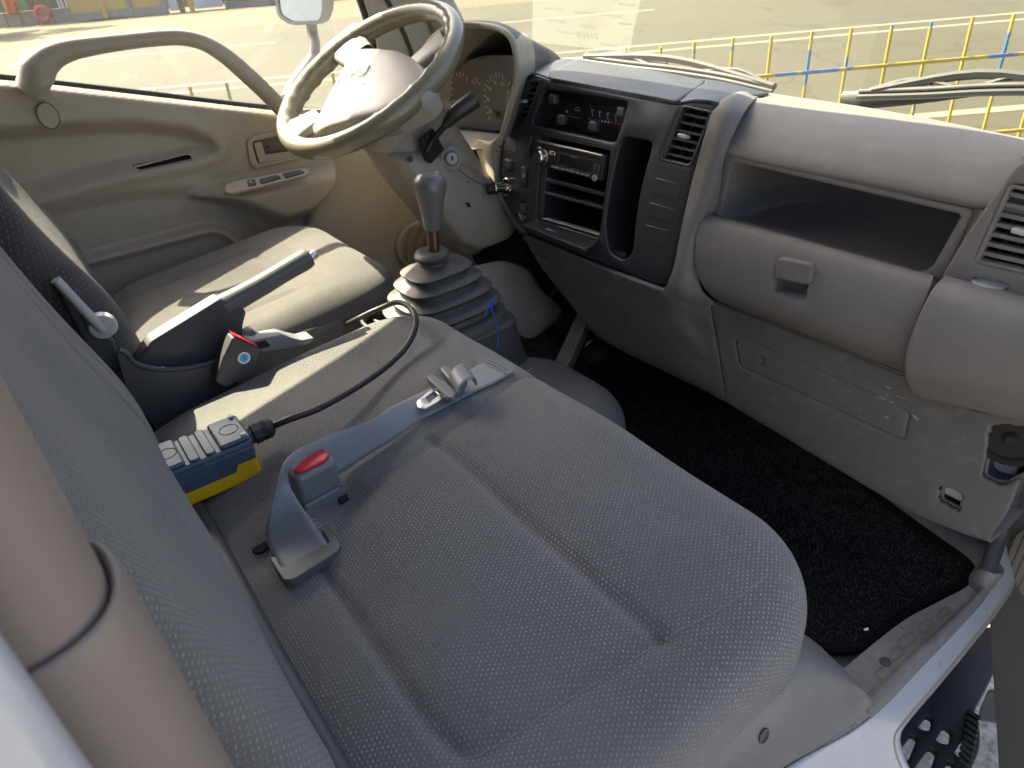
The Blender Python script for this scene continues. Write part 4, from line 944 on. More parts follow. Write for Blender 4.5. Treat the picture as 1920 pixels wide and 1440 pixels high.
hole_ = (sdf_poly(P2, dpoly([(473, 266), (545, 250), (562, 266), (553, 294), (484, 309)], .009)) < -.001) | (sdf_poly(P2, dpoly([(247, 315), (350, 289), (361, 293), (357, 300), (262, 321)], .006)) < -.001)
I = I & ~hole_.reshape(nz, ny)
for i in range(nz - 1):
    for j in range(ny - 1):
        if I[i, j] and I[i, j + 1] and I[i + 1, j] and I[i + 1, j + 1]: fs.append((i * ny + j, i * ny + j + 1, (i + 1) * ny + j + 1, (i + 1) * ny + j))
mesh("door_trim", np.stack([XD + X_, P2[:, 0], np.minimum(P2[:, 1], belt(P2[:, 0]) + .001)], 1), fs, m_beige, door, smooth=180)
# outer skin, window glass, seal
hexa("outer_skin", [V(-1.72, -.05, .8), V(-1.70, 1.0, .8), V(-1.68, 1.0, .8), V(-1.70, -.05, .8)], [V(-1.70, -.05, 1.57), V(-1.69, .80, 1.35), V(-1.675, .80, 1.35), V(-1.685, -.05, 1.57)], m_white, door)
bl = [V(-1.652, y, float(belt(y)) + .004) for y in (-.20, .1, .3, .5, .80)]
tube("window_seal", bl, .007, m_blackr, door, 8, 4)
gl_ = [[p + V(-.012, 0, -.01) for p in bl], [V(-1.585, y, z) for y, z in ((-.2, 2.14), (.05, 2.13), (.2, 2.10), (.4, 2.04), (.66, 1.98))]]
gridmesh("window_glass", fine(gl_, 12, 6), m_glass, door, smooth=180)
wed = [(-.20, 2.06), (-.10, 2.045), (.01, 2.03), (.16, 2.0), (.28, 1.975), (.40, 1.945), (.51, 1.918), (.60, 1.892), (.67, 1.85), (.73, 1.77), (.78, 1.66), (.81, 1.55), (.815, 1.46), (.80, 1.345)]
wed = catmull(np.array(wed), 5)
tops_ = [(-.20, 2.20), (.3, 2.20), (.66, 2.15), (.71, 2.05), (.74, 1.98), (.85, 1.80), (.96, 1.62), (1.06, 1.45), (1.10, 1.345)]
def lean(y, z, t): return V(-1.64 + .08 * np.clip((z - 1.4) / .7, 0, 1) + t, y, z)
prism("window_frame", [lean(y, z, 0) for y, z in wed[::-1]] + [lean(y, z, 0) for y, z in tops_], V(-.03, 0, 0), m_beige, door, .004)
tube("frame_seal", [lean(y, z, -.02) + V(0, -.004, 0) for y, z in wed], .008, m_blackr, door, 8, 1)
tube("frame_groove", [lean(.905, 1.36, .003), lean(.895, 1.50, .003), lean(.83, 1.64, .003), lean(.74, 1.78, .003)], .005, m_blackr, door, 6, 4)
# grab bar
gb = [(61, 166), (68, 138), (88, 112), (120, 96), (170, 86), (240, 77), (300, 71), (345, 71), (385, 82), (425, 107), (465, 142), (500, 175), (535, 212), (548, 228)]
tube("grab_bar", [onX(*p, -1.60 - (.02 if i == len(gb) - 1 else .012 if i == 0 else 0)) for i, p in enumerate(gb)], [.031, .029, .024, .0195, .0165, .0145, .0145, .0145, .015, .0165, .0175, .0175, .0175, .017], m_beige, door, 16, 5, flat=.8, nref=V(0, .3, 1))
ov = [onX(90, 217, XD + .006) + V(0, .0165 * math.cos(t), .0225 * math.sin(t)) for t in np.linspace(0, 2 * math.pi, 28, endpoint=False)]
prism("oval_cap", [p + V(.0015, 0, 0) for p in ov], V(-.006, 0, 0), m_beige, door, .001)
tube("oval_gap", [p + V(.0005, 0, 0) for p in ov + [ov[0]]], .0012, m_line, door, 5, 1, caps=False)
# pull slot in the bowl
XB = XD - .022
sp = rnd([onX(*p, XB + .010) for p in ((247, 313), (350, 287), (361, 292), (357, 299), (262, 320))], .006)
plate("pull_slot_frame", rnd([onX(*p, XB + .012) for p in ((240, 316), (352, 284), (366, 291), (360, 302), (260, 325))], .008), [sp], sp[0] + V(.004, 0, 0), V(0, -1, 0), V(0, 0, 1), m_beige_s, door, .012, .003) if False else None
cavity("pull_slot", [p + V(.002, 0, 0) for p in sp], V(-.03, 0, -.006), m_line, door); tube("pull_slot_rim", [p + V(.005, 0, 0) for p in sp + [sp[0]]], .0022, m_beige_s, door, 6, 1, caps=False)
# inner handle
XH = XD + .006
ho = rnd([onX(*p, XH) for p in ((462, 262), (475, 255), (548, 240), (572, 262), (562, 300), (478, 318), (468, 306))], .012)
hi = rnd([onX(*p, XH) for p in ((473, 266), (545, 250), (562, 266), (553, 294), (484, 309))], .009)
bzl = plate("handle_bezel", ho, [hi], ho[0], V(0, 1, 0), V(0, 0, 1), m_beige_s, door, .012, .003)
cavity("handle_pocket", [p + V(-.002, 0, 0) for p in hi], V(-.022, 0, 0), plastic("handle_pocket_shade", (.12, .10, .08), .5), bzl)  # darker than the bezel: shade of the recess put into the colour
prism("handle_lever", rnd([onX(*p, XH - .002) for p in ((475, 268), (490, 266), (498, 290), (545, 284), (556, 290), (550, 296), (487, 308))], .004), V(-.010, 0, 0), m_beige_s, bzl, .0025, 3)
lathe("handle_screw", [(.004, 0), (.004, .002)], onX(504, 276, XH - .02), V(1, 0, 0), m_line, bzl, 12)
# window switches on the armrest
XA = XD + .050; SN = unit(V(.55, 0, .83))
def AP(px, py, lift=0): return onP(px, py, onX(500, 338, XA) + SN * lift, SN)
swp = prism("switch_panel", rnd([AP(*p, .004) for p in ((419, 350), (432, 340), (572, 314), (583, 320), (570, 330), (432, 363), (422, 360))], .008), -SN * .008, m_beige_s, door, .002)
for pts in (((463, 338), (478, 335), (481, 345), (466, 349)), ((485, 335), (520, 327), (528, 333), (490, 344)), ((529, 325), (562, 318), (572, 322), (535, 333))):
    prism("window_switch", rnd([AP(*p, .0065) for p in pts], .003), -SN * .006, m_black, swp, .0015)
lathe("switch_mark", [(.002, 0), (.002, .0006)], AP(470, 341, .0070), SN, m_print, swp, 8)
# ---- kick panel and door aperture ahead of the door
kp = [[V(-1.632, .60, 1.42), V(-1.63, .72, 1.40), V(-1.625, .9, 1.40), V(-1.60, 1.05, 1.40)], [V(-1.64, .60, 1.25), V(-1.625, .72, 1.25), V(-1.61, .9, 1.25), V(-1.58, 1.05, 1.25)],
      [V(-1.64, .52, 1.10), V(-1.62, .68, 1.10), V(-1.595, .88, 1.10), V(-1.56, 1.05, 1.10)], [V(-1.64, .40, .92), V(-1.62, .6, .92), V(-1.58, .84, .92), V(-1.54, 1.05, .92)], [V(-1.64, .36, .80), V(-1.62, .58, .80), V(-1.57, .84, .80), V(-1.53, 1.05, .80)]]
o = loft("kick_panel", kp, m_beige, cab, 6, 6); solid(o, .008, 1)
k = NT("speaker_mesh"); vo = k.n("TexVoronoi"); vo.inputs["Scale"].default_value = 190; vo.inputs["Randomness"].default_value = 0; k.l(k.co(), vo.inputs["Vector"]); hl_ = k.ramp(vo.outputs["Distance"], [(.26, (1, 1, 1)), (.36, (0, 0, 0))]); k.setc(k.mix(hl_, (.24, .21, .17), (.01, .01, .01))); k.setr(.6); k.bump(k.math('SUBTRACT', 1.0, hl_), .6, .002); m_mesh = k.m
spk = thing("door_speaker", "round perforated speaker grille low behind the gear lever", "speaker", onX(785, 462, -1.585))
sc_ = onX(788, 462, -1.585); lathe("grille_rim", [(.066, -.012), (.066, .004), (.062, .008), (.057, .006)], sc_, V(1, -.15, .05), m_beige_s, spk, 36); lathe("grille", [(.058, .0), (.056, .006), (.03, .009), (.004, .010)], sc_, V(1, -.15, .05), m_mesh, spk, 36)
# ---- outside mirror
mir = thing("side_mirror", "grey rectangular outside mirror on a bent tube arm", "mirror", V(-1.88, .75, 1.5))
XM = -1.90; MN = unit(V(.55, -.83, 0))
mo = V(*onX(560, 5, XM)); MU = unit(np.cross(V(0, 0, 1), MN))
def MP(px, py, l=0): return onP(px, py, mo + MN * l, MN)
mh = rnd([MP(*p) for p in ((500, -110), (597, -120), (609, 20), (603, 44), (545, 47), (520, 32))], .014, 6)
c = sum(mh) / len(mh); mg = []
for s, dd in ((1.0, 0), (1.03, -.012), (1.0, -.035), (.85, -.06), (.5, -.07), (.05, -.072)): mg.append([c + (p - c) * s + MN * dd for p in mh])
gridmesh("housing", np.array(mg), m_greyp, mir, smooth=70, closed_u=True)
gi = [c + (p - c) * .90 for p in mh]; n_ = len(mh)
mesh("rim", mh + gi + [p - MN * .006 for p in gi], [(i, (i + 1) % n_, (i + 1) % n_ + n_, i + n_) for i in range(n_)] + [(i + n_, (i + 1) % n_ + n_, (i + 1) % n_ + 2 * n_, i + 2 * n_) for i in range(n_)], m_greyp, mir, smooth=40)
k = NT("mirror_glass"); k.setc((.34, .40, .48)); k.b.inputs["Metallic"].default_value = 1; k.setr(.03); mesh("mirror_glass", [p - MN * .005 for p in gi], [tuple(range(n_))], k.m, mir, smooth=0)
tube("arm", [MP(582, 30, -.03), MP(586, 62, -.03), onX(590, 85, XM + .01), onX(586, 108, XM + .03), onX(570, 132, XM + .06), onX(550, 158, XM + .10), onX(536, 186, XM + .14)], .0135, m_greyp, mir, 14, 5)

# ================================================================= pedals
ac = thing("accelerator_pedal", "long ribbed accelerator pedal below the dashboard", "pedal", onZ(1060, 690, .82))
pa = [onX(1040, 684, -1.06), onX(1064, 690, -1.02), onX(1106, 596, -1.05), onX(1088, 580, -1.09)]
pl = hexa("pedal_plate", pa, [p + V(0, .012, -.012) for p in pa], m_rubber, ac, .002)
for i in range(6):
    s = (i + .5) / 6; a_, b_ = lerp(pa[0], pa[1], s), lerp(pa[3], pa[2], s); tube("rib", [a_ + V(0, -.002, .002), b_ + V(0, -.002, .002)], .0024, simple("dusty_rubber", (.33, .28, .2), .8) if i == 0 else bpy.data.materials["dusty_rubber"], ac, 6, 1)
br = thing("brake_pedal", "dark rubber brake pedal in the footwell", "pedal", onX(1010, 575, -1.2))
pb = rnd([onX(*p, -1.2) for p in ((990, 562), (1012, 545), (1030, 545), (1020, 572), (1008, 586), (992, 584))], .008); prism("pedal_pad", pb, V(-.05, .01, 0), m_blackr, br, .006, 3); tube("pedal_arm", [onX(1020, 560, -1.22), onX(1050, 535, -1.2), onX(1062, 500, -1.2)], .009, m_blackr, br, 8, 4)
pb_ = lathe("round_stop", [(.02, -.01), (.03, 0), (.031, .012), (.022, .03), (.006, .036)], onY(1121, 660, .97), V(.2, -1, .25), m_blackr, None, 24); tag(pb_, "dark round rubber stop under the lower dashboard edge", "rubber stop")

# ================================================================= wipers
def wiper(label, blade, arm_, fr, d=1.33, m_char=m_greyp):
    t = thing("wiper", label, "wiper", onY(*blade[0], d), "windscreen wipers")
    B = [onY(px, py, d) for px, py in blade]
    tube("rubber_blade", [p + V(0, -.006, -.009) for p in B], .0055, m_blackr, t, 6, 4); tube("blade_spine", B, .006, m_char, t, 8, 4)
    n = len(B) - 1
    for i, (s0, s1, s2) in enumerate(fr):
        g_ = lambda s: lerp(B[min(int(s), n - 1)], B[min(int(s), n - 1) + 1], s - min(int(s), n - 1))
        tube("bridge", [g_(s0), (g_(s0) + g_(s2)) / 2 + V(0, .012, .014 if i else .022), g_(s2)], .0055 if i else .008, m_char, t, 6, 5)
    tube("arm", [onY(px, py, d + .03) for px, py in arm_], [.009, .011, .014, .018][:len(arm_)] if len(arm_) <= 4 else .008, m_char, t, 8, 4, flat=.5)
wiper("pale wiper lying behind the centre panel", [(1096, 107), (1180, 118), (1270, 128), (1360, 142), (1452, 163)], [(1250, 122), (1180, 112), (1110, 118), (1060, 122)], ((.0, 2, 4), (.1, .7, 1.4), (2.5, 3.2, 3.9)), m_char=m_blackm)
wiper("dark wiper over the passenger side of the glass", [(1613, 172), (1740, 168), (1840, 162), (1950, 160), (2080, 165)], [(1960, 150), (1800, 172), (1700, 182), (1580, 190)], ((.2, 2, 3.8), (.1, .8, 1.5), (2.0, 2.7, 3.4)), m_char=m_blackm)
# ================================================================= permit sheet stuck on the glass
def gsp(px, py):
    r = ray(px, py); lo, hi = .3, 3.0
    for _ in range(50):
        t_ = (lo + hi) / 2; p = CAM + r * t_; s_ = (p[0] + .9) / .735; tt = (p[2] - 1.37) / .70; y = 1.30 - (.16 - .09 * tt) * s_ * s_ - .51 * tt
        if p[1] < y: lo = t_
        else: hi = t_
    return CAM + r * lo
k = NT("thin_sheet"); k.t.nodes.remove(k.b); tr = k.n("BsdfTransparent"); df = k.n("BsdfTranslucent"); df.inputs[0].default_value = (.8, .78, .66, 1); mx = k.n("MixShader"); mx.inputs[0].default_value = .09; k.l(tr.outputs[0], mx.inputs[1]); k.l(df.outputs[0], mx.inputs[2]); k.l(mx.outputs[0], k.t.nodes["Material Output"].inputs[0]); m_sheet = k.m
k = NT("faint_ink"); k.t.nodes.remove(k.b); tr = k.n("BsdfTransparent"); df = k.n("BsdfDiffuse"); df.inputs[0].default_value = (.2, .19, .15, 1); mx = k.n("MixShader"); mx.inputs[0].default_value = .16; k.l(tr.outputs[0], mx.inputs[1]); k.l(df.outputs[0], mx.inputs[2]); k.l(mx.outputs[0], k.t.nodes["Material Output"].inputs[0]); m_ink = k.m
shp = thing("permit_sheet", "translucent printed sheet on the windscreen above the instrument hood", "sheet", gsp(1100, 50))
cq = [gsp(1003, -40), gsp(1212, -40), gsp(1182, 96), gsp(1000, 76)]
sg_ = [[lerp(lerp(cq[0], cq[1], s), lerp(cq[3], cq[2], s), t) + V(0, -.004, -.002) for s in np.linspace(0, 1, 9)] for t in np.linspace(0, 1, 6)]
gridmesh("sheet", sg_, m_sheet, shp, smooth=180)
su = unit(cq[2] - cq[3]); sv_ = unit(cq[0] - cq[3])
text("print_number", "03910", gsp(1106, 63) + V(0, -.006, -.003), su, sv_, .022, m_ink, shp)
for px, py, L in ((1100, 18, .05), (1040, 12, .05), (1045, 34, .055), (1105, 44, .035), (1065, 56, .045), (1180, 4, .035), (1146, 80, .04), (1100, 90, .04), (1176, 40, .03), (1150, 24, .05)):
    c_ = gsp(px, py) + V(0, -.006, -.003); tube("faint_print", [c_ - su * L / 2, c_ + su * L / 2], .0028, m_ink, shp, 4, 1)
# ================================================================= passenger bench
def gline(P, a, b): 
    e = b - a; w = P - a; t = np.clip((w @ e) / (e @ e), 0, 1); return np.linalg.norm(w - t[:, None] * e, axis=1), ((w[:, 0] * e[1] - w[:, 1] * e[0]) / np.linalg.norm(e)), t
def poly_d(P, pts):
    d = np.full(len(P), 9.0); s = np.zeros(len(P))
    for a, b in zip(pts[:-1], pts[1:]):
        q_, sg, t = gline(P, a, b); m_ = q_ < d; d = np.where(m_, q_, d); s = np.where(m_, sg, s)
    return d, s
ZB = 1.172
xy = lambda px, py, z=ZB: onZ(px, py, z)[:2]
g1 = [xy(*p) for p in ((815, 845), (900, 920), (1000, 1008), (1100, 1098), (1238, 1214))]
g2 = [xy(*p) for p in ((600, 1060), (680, 1175), (760, 1292), (810, 1358), (860, 1400))]
sA = [xy(*p) for p in ((1005, 728), (930, 777), (830, 845), (740, 905), (640, 968))]
sB = [xy(*p) for p in ((1240, 1215), (1150, 1272), (1040, 1330), (960, 1378), (885, 1412))]
def bench_top(x, y):
    P = np.stack([x, y], 1); z = 1.157 + .046 * np.clip(y, 0, .5) / .5 - .10 * np.maximum(y - .40, 0) ** 2
    z = z + .010 * np.sin(np.clip((x + 1.0) / .8, 0, 1) * math.pi) - .022 * np.exp(-(y / .07) ** 2)
    for g in (g1, g2):
        d, s = poly_d(P, g); z = z - .0070 * np.exp(-(d / .0065) ** 2) - .004 * np.exp(-(d / .028) ** 2)
    for g in (sA, sB):
        d, s = poly_d(P, g); z = z - .0035 * np.exp(-(d / .007) ** 2)
    for c, w_ in ((xy(640, 945), .03), (xy(490, 1030), .03)): z = z - .016 * np.exp(-(((P - c) ** 2).sum(1)) / w_ ** 2)
    z = z + .0025 * np.sin(x * 23 + y * 9) * np.sin(y * 17 - x * 6)
    return z
def onS(px, py, lift=0.0, *_):
    z = 1.18
    for _ in range(25):
        p = onZ(px, py, z); z = float(bench_top(p[:1], p[1:2])[0]) + lift
    return onZ(px, py, z)
bench = thing("passenger_bench", "wide dark grey cloth passenger bench nearest the open door", "seat", (-.6, .25, .8))
cush = drape("cushion", (0, 0, 0), V(1, 0, 0), V(0, 1, 0), V(0, 0, 1), -1.02, -.200, -.04, .508, .115, .05, .04, bench_top, .0055, m_fab, bench)
def stitch(name, pts, zf, mat, parent, step=.0060, ln=.0046, r=.00045, lift=.0009):
    c = catmull(np.array(pts), 12); d = np.r_[0, np.cumsum(np.linalg.norm(np.diff(c, axis=0), axis=1))]; vs, fs = [], []
    for s in np.arange(.004, d[-1] - ln, step):
        ends = []
        for q_ in (s, s + ln):
            x = np.interp(q_, d, c[:, 0]); y = np.interp(q_, d, c[:, 1]); ends.append(V(x, y, float(zf(np.array([x]), np.array([y]))[0]) + lift))
        t = unit(ends[1] - ends[0]); n = unit(np.cross(t, V(0, 0, 1))) * r; u_ = V(0, 0, r); j = len(vs)
        vs += [ends[0] - n, ends[0] + u_, ends[0] + n, ends[1] - n, ends[1] + u_, ends[1] + n]; fs += [(j, j + 3, j + 4, j + 1), (j + 1, j + 4, j + 5, j + 2)]
    return mesh(name, vs, fs, mat, parent, smooth=0)
m_thread = simple("pale_thread", (.22, .22, .225), .7)
for g in (sA, sB, [xy(1440, 1110), xy(1400, 1138), xy(1330, 1180), xy(1245, 1214)], [xy(640, 968), xy(600, 1000)]):
    o = stitch("stitching", g, bench_top, m_thread, cush)
# seat base and covers below
box("seat_base", (-.63, .22, .95), .66, .46, .28, m_vinyl, bench, bv=.04, seg=4)
def flat_top(z): return lambda x, y: np.full(len(x), z)
eng = thing("engine_cover", "smooth dark grey cover in front of the middle seat", "cover", (-.86, .4, .8))
drape("cover", (0, 0, 0), V(1, 0, 0), V(0, 1, 0), V(0, 0, 1), -.99, -.675, .1, .742, .12, .07, .22, lambda x, y: 1.075 - .16 * np.maximum(y - .50, 0), .012, plastic("grey_vinyl_cover", (.10, .102, .105), .5, gs=.15), eng)
# ---- backrest
bv_ = unit(V(0, -.215, .977)); bn_ = unit(V(0, .977, .215))
back = bench
def back_top(x, y):
    z = .010 * np.exp(-((y - .10) / .10) ** 2) - .015 * np.exp(-(y / .04) ** 2) - .006 * np.maximum(0, y - .3)
    for x0 in (-.915, -.84):
        z = z - .004 * np.exp(-((x - x0 - .08 * np.maximum(y - .05, 0)) / .005) ** 2)
    return z + .002 * np.sin(x * 19) * np.sin(y * 13)
bk = drape("backrest", (0, .048, 1.145), V(1, 0, 0), bv_, bn_, -.985, -.292, -.005, .66, .09, .045, .09, back_top, .0065, m_fab2, back)
for x0 in (-.915, -.84):
    vs, fs = [], []
    for s in np.arange(.05, .55, .009):
        e = []
        for q_ in (s, s + .006):
            x = x0 + .08 * max(q_ - .05, 0); zz = float(back_top(np.array([x]), np.array([q_]))[0]); e.append(V(0, .048, 1.145) + V(1, 0, 0) * x + bv_ * q_ + bn_ * (zz + .0012))
        j = len(vs); n = V(.0006, 0, 0); vs += [e[0] - n, e[0] + n, e[1] + n, e[1] - n]; fs.append((j, j + 1, j + 2, j + 3))
    mesh("stitching", vs, fs, m_thread, bk, smooth=0)
tube("lower_piping", [onS(330, 880, .004), onS(420, 1050, .005), onS(500, 1205, .006), onS(575, 1340, .006), onS(650, 1475, .006), onS(760, 1680, .006)], .011, m_char, back, 10, 4)
# ================================================================= driver's seat
drv = thing("driver_seat", "grey cloth driver seat, its cushion half in sunlight", "seat", (-1.3, .2, .8))
def drv_top(x, y):
    xc = -1.302; s = np.abs(x - xc) / .235
    z = 1.178 + .045 * np.clip(y - .05, 0, .45) / .45 - .20 * np.maximum(y - .42, 0) ** 2 + .012 * s ** 3 - .02 * np.exp(-((y - .05) / .06) ** 2)
    for sx in (-.13, .13): z = z - .005 * np.exp(-((x - xc - sx) / .007) ** 2) * sst(.1, .16, y) * (1 - sst(.34, .38, y))
    z = z - .003 * np.exp(-((y - .36) / .006) ** 2) * (np.abs(x - xc) < .13)
    return z
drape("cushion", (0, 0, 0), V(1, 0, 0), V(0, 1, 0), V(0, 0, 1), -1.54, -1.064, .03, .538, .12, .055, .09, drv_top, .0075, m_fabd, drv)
box("seat_base", (-1.30, .25, .95), .40, .42, .30, m_vinyl, drv, bv=.04, seg=3)
dv = unit(V(0, -.27, .963)); dn_ = unit(V(0, .963, .27))
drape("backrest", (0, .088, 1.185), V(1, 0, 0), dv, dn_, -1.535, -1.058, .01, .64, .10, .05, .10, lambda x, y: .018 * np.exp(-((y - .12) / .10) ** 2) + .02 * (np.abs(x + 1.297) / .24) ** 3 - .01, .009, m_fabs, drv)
hexa("side_cover", [onX(*p, -1.05) for p in ((95, 520), (215, 640), (232, 700), (180, 690))], [onX(*p, -1.05) + V(-.012, 0, 0) for p in ((95, 520), (215, 640), (232, 700), (180, 690))], m_char, drv, .004)
rl = thing("recline_lever", "light grey recline lever beside the driver backrest", "lever", onX(195, 620, -1.03))
tube("lever_arm", [onX(104, 524, -1.028), onX(130, 552, -1.026), onX(165, 590, -1.026), onX(190, 615, -1.028)], [.0105, .0105, .0115, .013], m_ltgrey, rl, 12, 4, flat=.6); lathe("pivot", [(.017, -.008), (.0185, .0), (.016, .009), (.006, .011)], onX(192, 610, -1.03), V(1, -.1, .1), m_ltgrey, rl, 24)

# ================================================================= hand brake and its console
con = thing("seat_console", "dark grey open console between driver seat and bench", "console", (-1.03, .2, .9))
XK = -1.022
wall = [(216, 660), (236, 660), (246, 676), (270, 688), (320, 693), (372, 686), (405, 678), (425, 700), (470, 735), (420, 760), (300, 815), (240, 740)]
prism("side_wall", rnd([onX(*p, XK) for p in wall], .006), V(-.006, 0, 0), m_char, con, .0015)
tube("rim", [onX(*p, XK - .003) for p in ((222, 657), (236, 663), (250, 679), (275, 689), (320, 693), (372, 686), (408, 677))], .0042, m_char, con, 8, 4)
box("inner_floor", (-1.045, .2, 1.12), .04, .5, .02, m_dark, con, bv=.004); box("far_wall", (-1.068, .2, 1.08), .006, .5, .2, m_char, con, bv=.002)
hb = thing("hand_brake", "dark hand brake lever with leather grip, its top edge sunlit", "hand brake", onX(330, 690, -1.02))
XB_ = -1.046
cov_ = [(283, 640), (345, 602), (413, 560), (440, 568), (463, 584), (456, 610), (454, 650), (430, 672), (380, 695), (300, 705), (250, 690)]
prism("lever_cover", rnd([onX(*p, XB_) for p in cov_], .006), V(-.032, 0, 0), m_char, hb, .004, 3)
k = NT("stitched_leather"); k.setc((.085, .084, .082)); k.setr(.45); k.bump(k.noise(600, 3), .3, .0008); m_leather = k.m
gp_ = [onX(*p, XB_ - .016) for p in ((418, 575), (445, 560), (490, 535), (535, 508), (570, 488), (581, 482))]
tube("grip", gp_, [.019, .0175, .0165, .016, .0165, .014], m_leather, hb, 20, 5, flat=.95)
vs = catmull(np.array([p + V(.008, 0, .012) for p in gp_]), 10)
tube("grip_seam", list(vs), .0012, m_char, hb, 5, 1)
ax_ = unit(gp_[-1] - gp_[-3]); lathe("release_button", [(.0075, 0), (.0075, .010), (.006, .012)], gp_[-1], ax_, m_steel, hb, 18)

# ================================================================= buckles between the seats
b1 = thing("belt_buckle", "dark buckle with red button and round blue sticker beside the console", "buckle", onX(425, 725, -.99), "seat belt buckles")
XQ = -.992
body = prism("body", rnd([onX(*p, XQ) for p in ((437, 632), (489, 655), (480, 698), (424, 728), (403, 716), (418, 672))], .004), V(-.024, 0, 0), m_char, b1, .003, 3)
bt_ = [onX(*p, XQ - .004) for p in ((440, 632), (485, 652))]; up_ = unit(V(0, -.25, .97))
hexa("release_button", [bt_[0] + up_ * .0, bt_[1], bt_[1] + V(-.02, 0, 0), bt_[0] + V(-.02, 0, 0)], [bt_[0] + up_ * .005, bt_[1] + up_ * .004, bt_[1] + V(-.02, 0, 0) + up_ * .004, bt_[0] + V(-.02, 0, 0) + up_ * .005], m_red, b1, .0015)
sc2 = onX(457.5, 671, XQ); lathe("sticker", [(.0092, -.0005), (.0092, .0006)], sc2, V(1, 0, 0), m_stickw, b1, 28); lathe("sticker_centre", [(.0068, 0), (.0068, .0009)], sc2, V(1, 0, 0), m_sticker, b1, 28); text("sticker_mark", "S", sc2 + V(.001, 0, 0), V(0, 1, 0), V(0, 0, 1), .010, simple("sticker_ink", (.02, .15, .35), .5), b1)
b2 = thing("belt_stalk", "grey plastic buckle stalk lying sunlit behind the dark buckle", "buckle stalk", onX(540, 645, -1.015))
prism("arm", rnd([onX(*p, -1.016) for p in ((463, 641), (510, 631), (528, 628), (548, 634), (565, 638), (590, 633), (580, 645), (545, 652), (492, 660))], .004), V(-.03, 0, 0), m_greyp, b2, .003, 3)
prism("slot", rnd([onX(*p, -1.0154) for p in ((474, 644), (498, 638), (508, 649), (488, 655))], .003), V(-.002, 0, 0), m_dark, b2)
b3 = thing("belt_buckle", "small grey buckle with red edge tucked beside driver cushion", "buckle", onX(470, 635, -1.03), "seat belt buckles")
prism("body", rnd([onX(*p, -1.04) for p in ((456, 632), (474, 617), (486, 628), (482, 642), (462, 648))], .003), V(-.025, 0, 0), m_greyp, b3, .003); prism("release_button", [onX(*p, -1.038) for p in ((482, 624), (492, 634), (484, 637))], V(-.02, 0, 0), m_red, b3, .001)

# ================================================================= lap belt and buckle on the bench
bx = thing("bench_buckle", "upright grey buckle with red button standing out of bench", "buckle", onZ(600, 965, 1.15))
bb = onZ(602, 962, 1.150); bt2 = onX(584, 872, bb[0] + .002); UB = unit(bt2 - bb); LB = np.linalg.norm(bt2 - bb)
WB = unit(np.cross(UB, V(1, .15, 0))); WB = WB if WB[1] > 0 else -WB; TB = unit(np.cross(WB, UB)); TB = TB if TB[0] > 0 else -TB
m_buck = plastic("buckle_grey", (.15, .155, .165), .4, gs=.05)
box("sleeve", bb + UB * LB * .22, .047, .026, LB * .5, m_buck, bx, [WB, TB, UB], .004, 3); box("body", bb + UB * (LB * .47 + LB * .28), .0505, .028, LB * .56, m_buck, bx, [WB, TB, UB], .006, 4)
tp = bb + UB * (LB * 1.03)
loop = rnd([tp + WB * a_ + TB * b_ for a_, b_ in ((-.022, -.009), (.022, -.009), (.021, .005), (.012, .010), (-.012, .010), (-.021, .005))], .003)
prism("release_button", loop, UB * .0045, m_red, bx, .0015, 3); box("tongue_slot", tp + TB * -.0115 + UB * .0008, .034, .003, .002, m_dark, bx, [WB, TB, UB], 0)
an = thing("belt_anchor", "grey plastic belt guide frame lying on the bench", "belt guide", onZ(575, 1060, 1.17))
ZA = float(onS(590, 1060)[2]) + .001
fo2 = rnd([onZ(*p, ZA) for p in ((511, 1061), (521, 1056), (534, 1078), (622, 1030), (605, 1002), (617, 996), (642, 1033), (639, 1046), (556, 1100), (537, 1103))], .004)
prism("frame", fo2, V(0, 0, .011), plastic("guide_grey", (.085, .086, .09), .4, gs=.05), an, .003, 3)
prism("slot_shade", rnd([onS(*p, -.001) for p in ((469, 1036), (500, 1018), (508, 1028), (486, 1044))], .006), V(0, 0, .004), m_dark, an, .001); prism("slot_shade", rnd([onS(*p, -.001) for p in ((632, 940), (652, 928), (656, 937), (640, 950))], .005), V(0, 0, .004), m_dark, an, .001)  # black plates on the cushion paint the shade inside the belt slots
belt_ = thing("lap_belt", "blue grey webbing lap belt lying across the bench with metal tongue", "seat belt", onZ(700, 820, 1.17))
pairs = [((535, 1076, 1.172), (619, 1029, 1.174)), ((512, 1042, 1.178), (603, 1003, 1.180)), ((499, 1003, 1.190), (577, 966, 1.190)), ((505, 955, 1.205), (556, 934, 1.20)), ((518, 915, 1.222), (541, 905, 1.21)), ((530, 874, 1.234), (545, 884, 1.215)),
         ((550, 849, 1.232), (590, 905, 1.190)), ((585, 831, 1.222), (634, 888, 1.178)), ((638, 809, 1.212), (694, 850, 1.176)), ((690, 790, 1.204), (745, 818, 1.179)), ((732, 764, 1.196), (785, 790, 1.182)), ((778, 742, 1.194), (828, 768, 1.186)), ((830, 716, 1.196), (880, 740, 1.192)), ((880, 694, 1.200), (928, 718, 1.197)), ((917, 675, 1.203), (964, 697, 1.201))]
LA_ = [.004, .008, .018, .034, .052, .068, .066, .058, .048, .038, .026, .016, .008, .005, .004]; LB_ = [.004, .008, .018, .030, .042, .050, .018, .006, .004, .003, .003, .003, .003, .003, .003]
A_ = catmull(np.array([onS(p[0], p[1], l) for (p, _), l in zip(pairs, LA_)]), 10); B_ = catmull(np.array([onS(p[0], p[1], l) for (_, p), l in zip(pairs, LB_)]), 10)
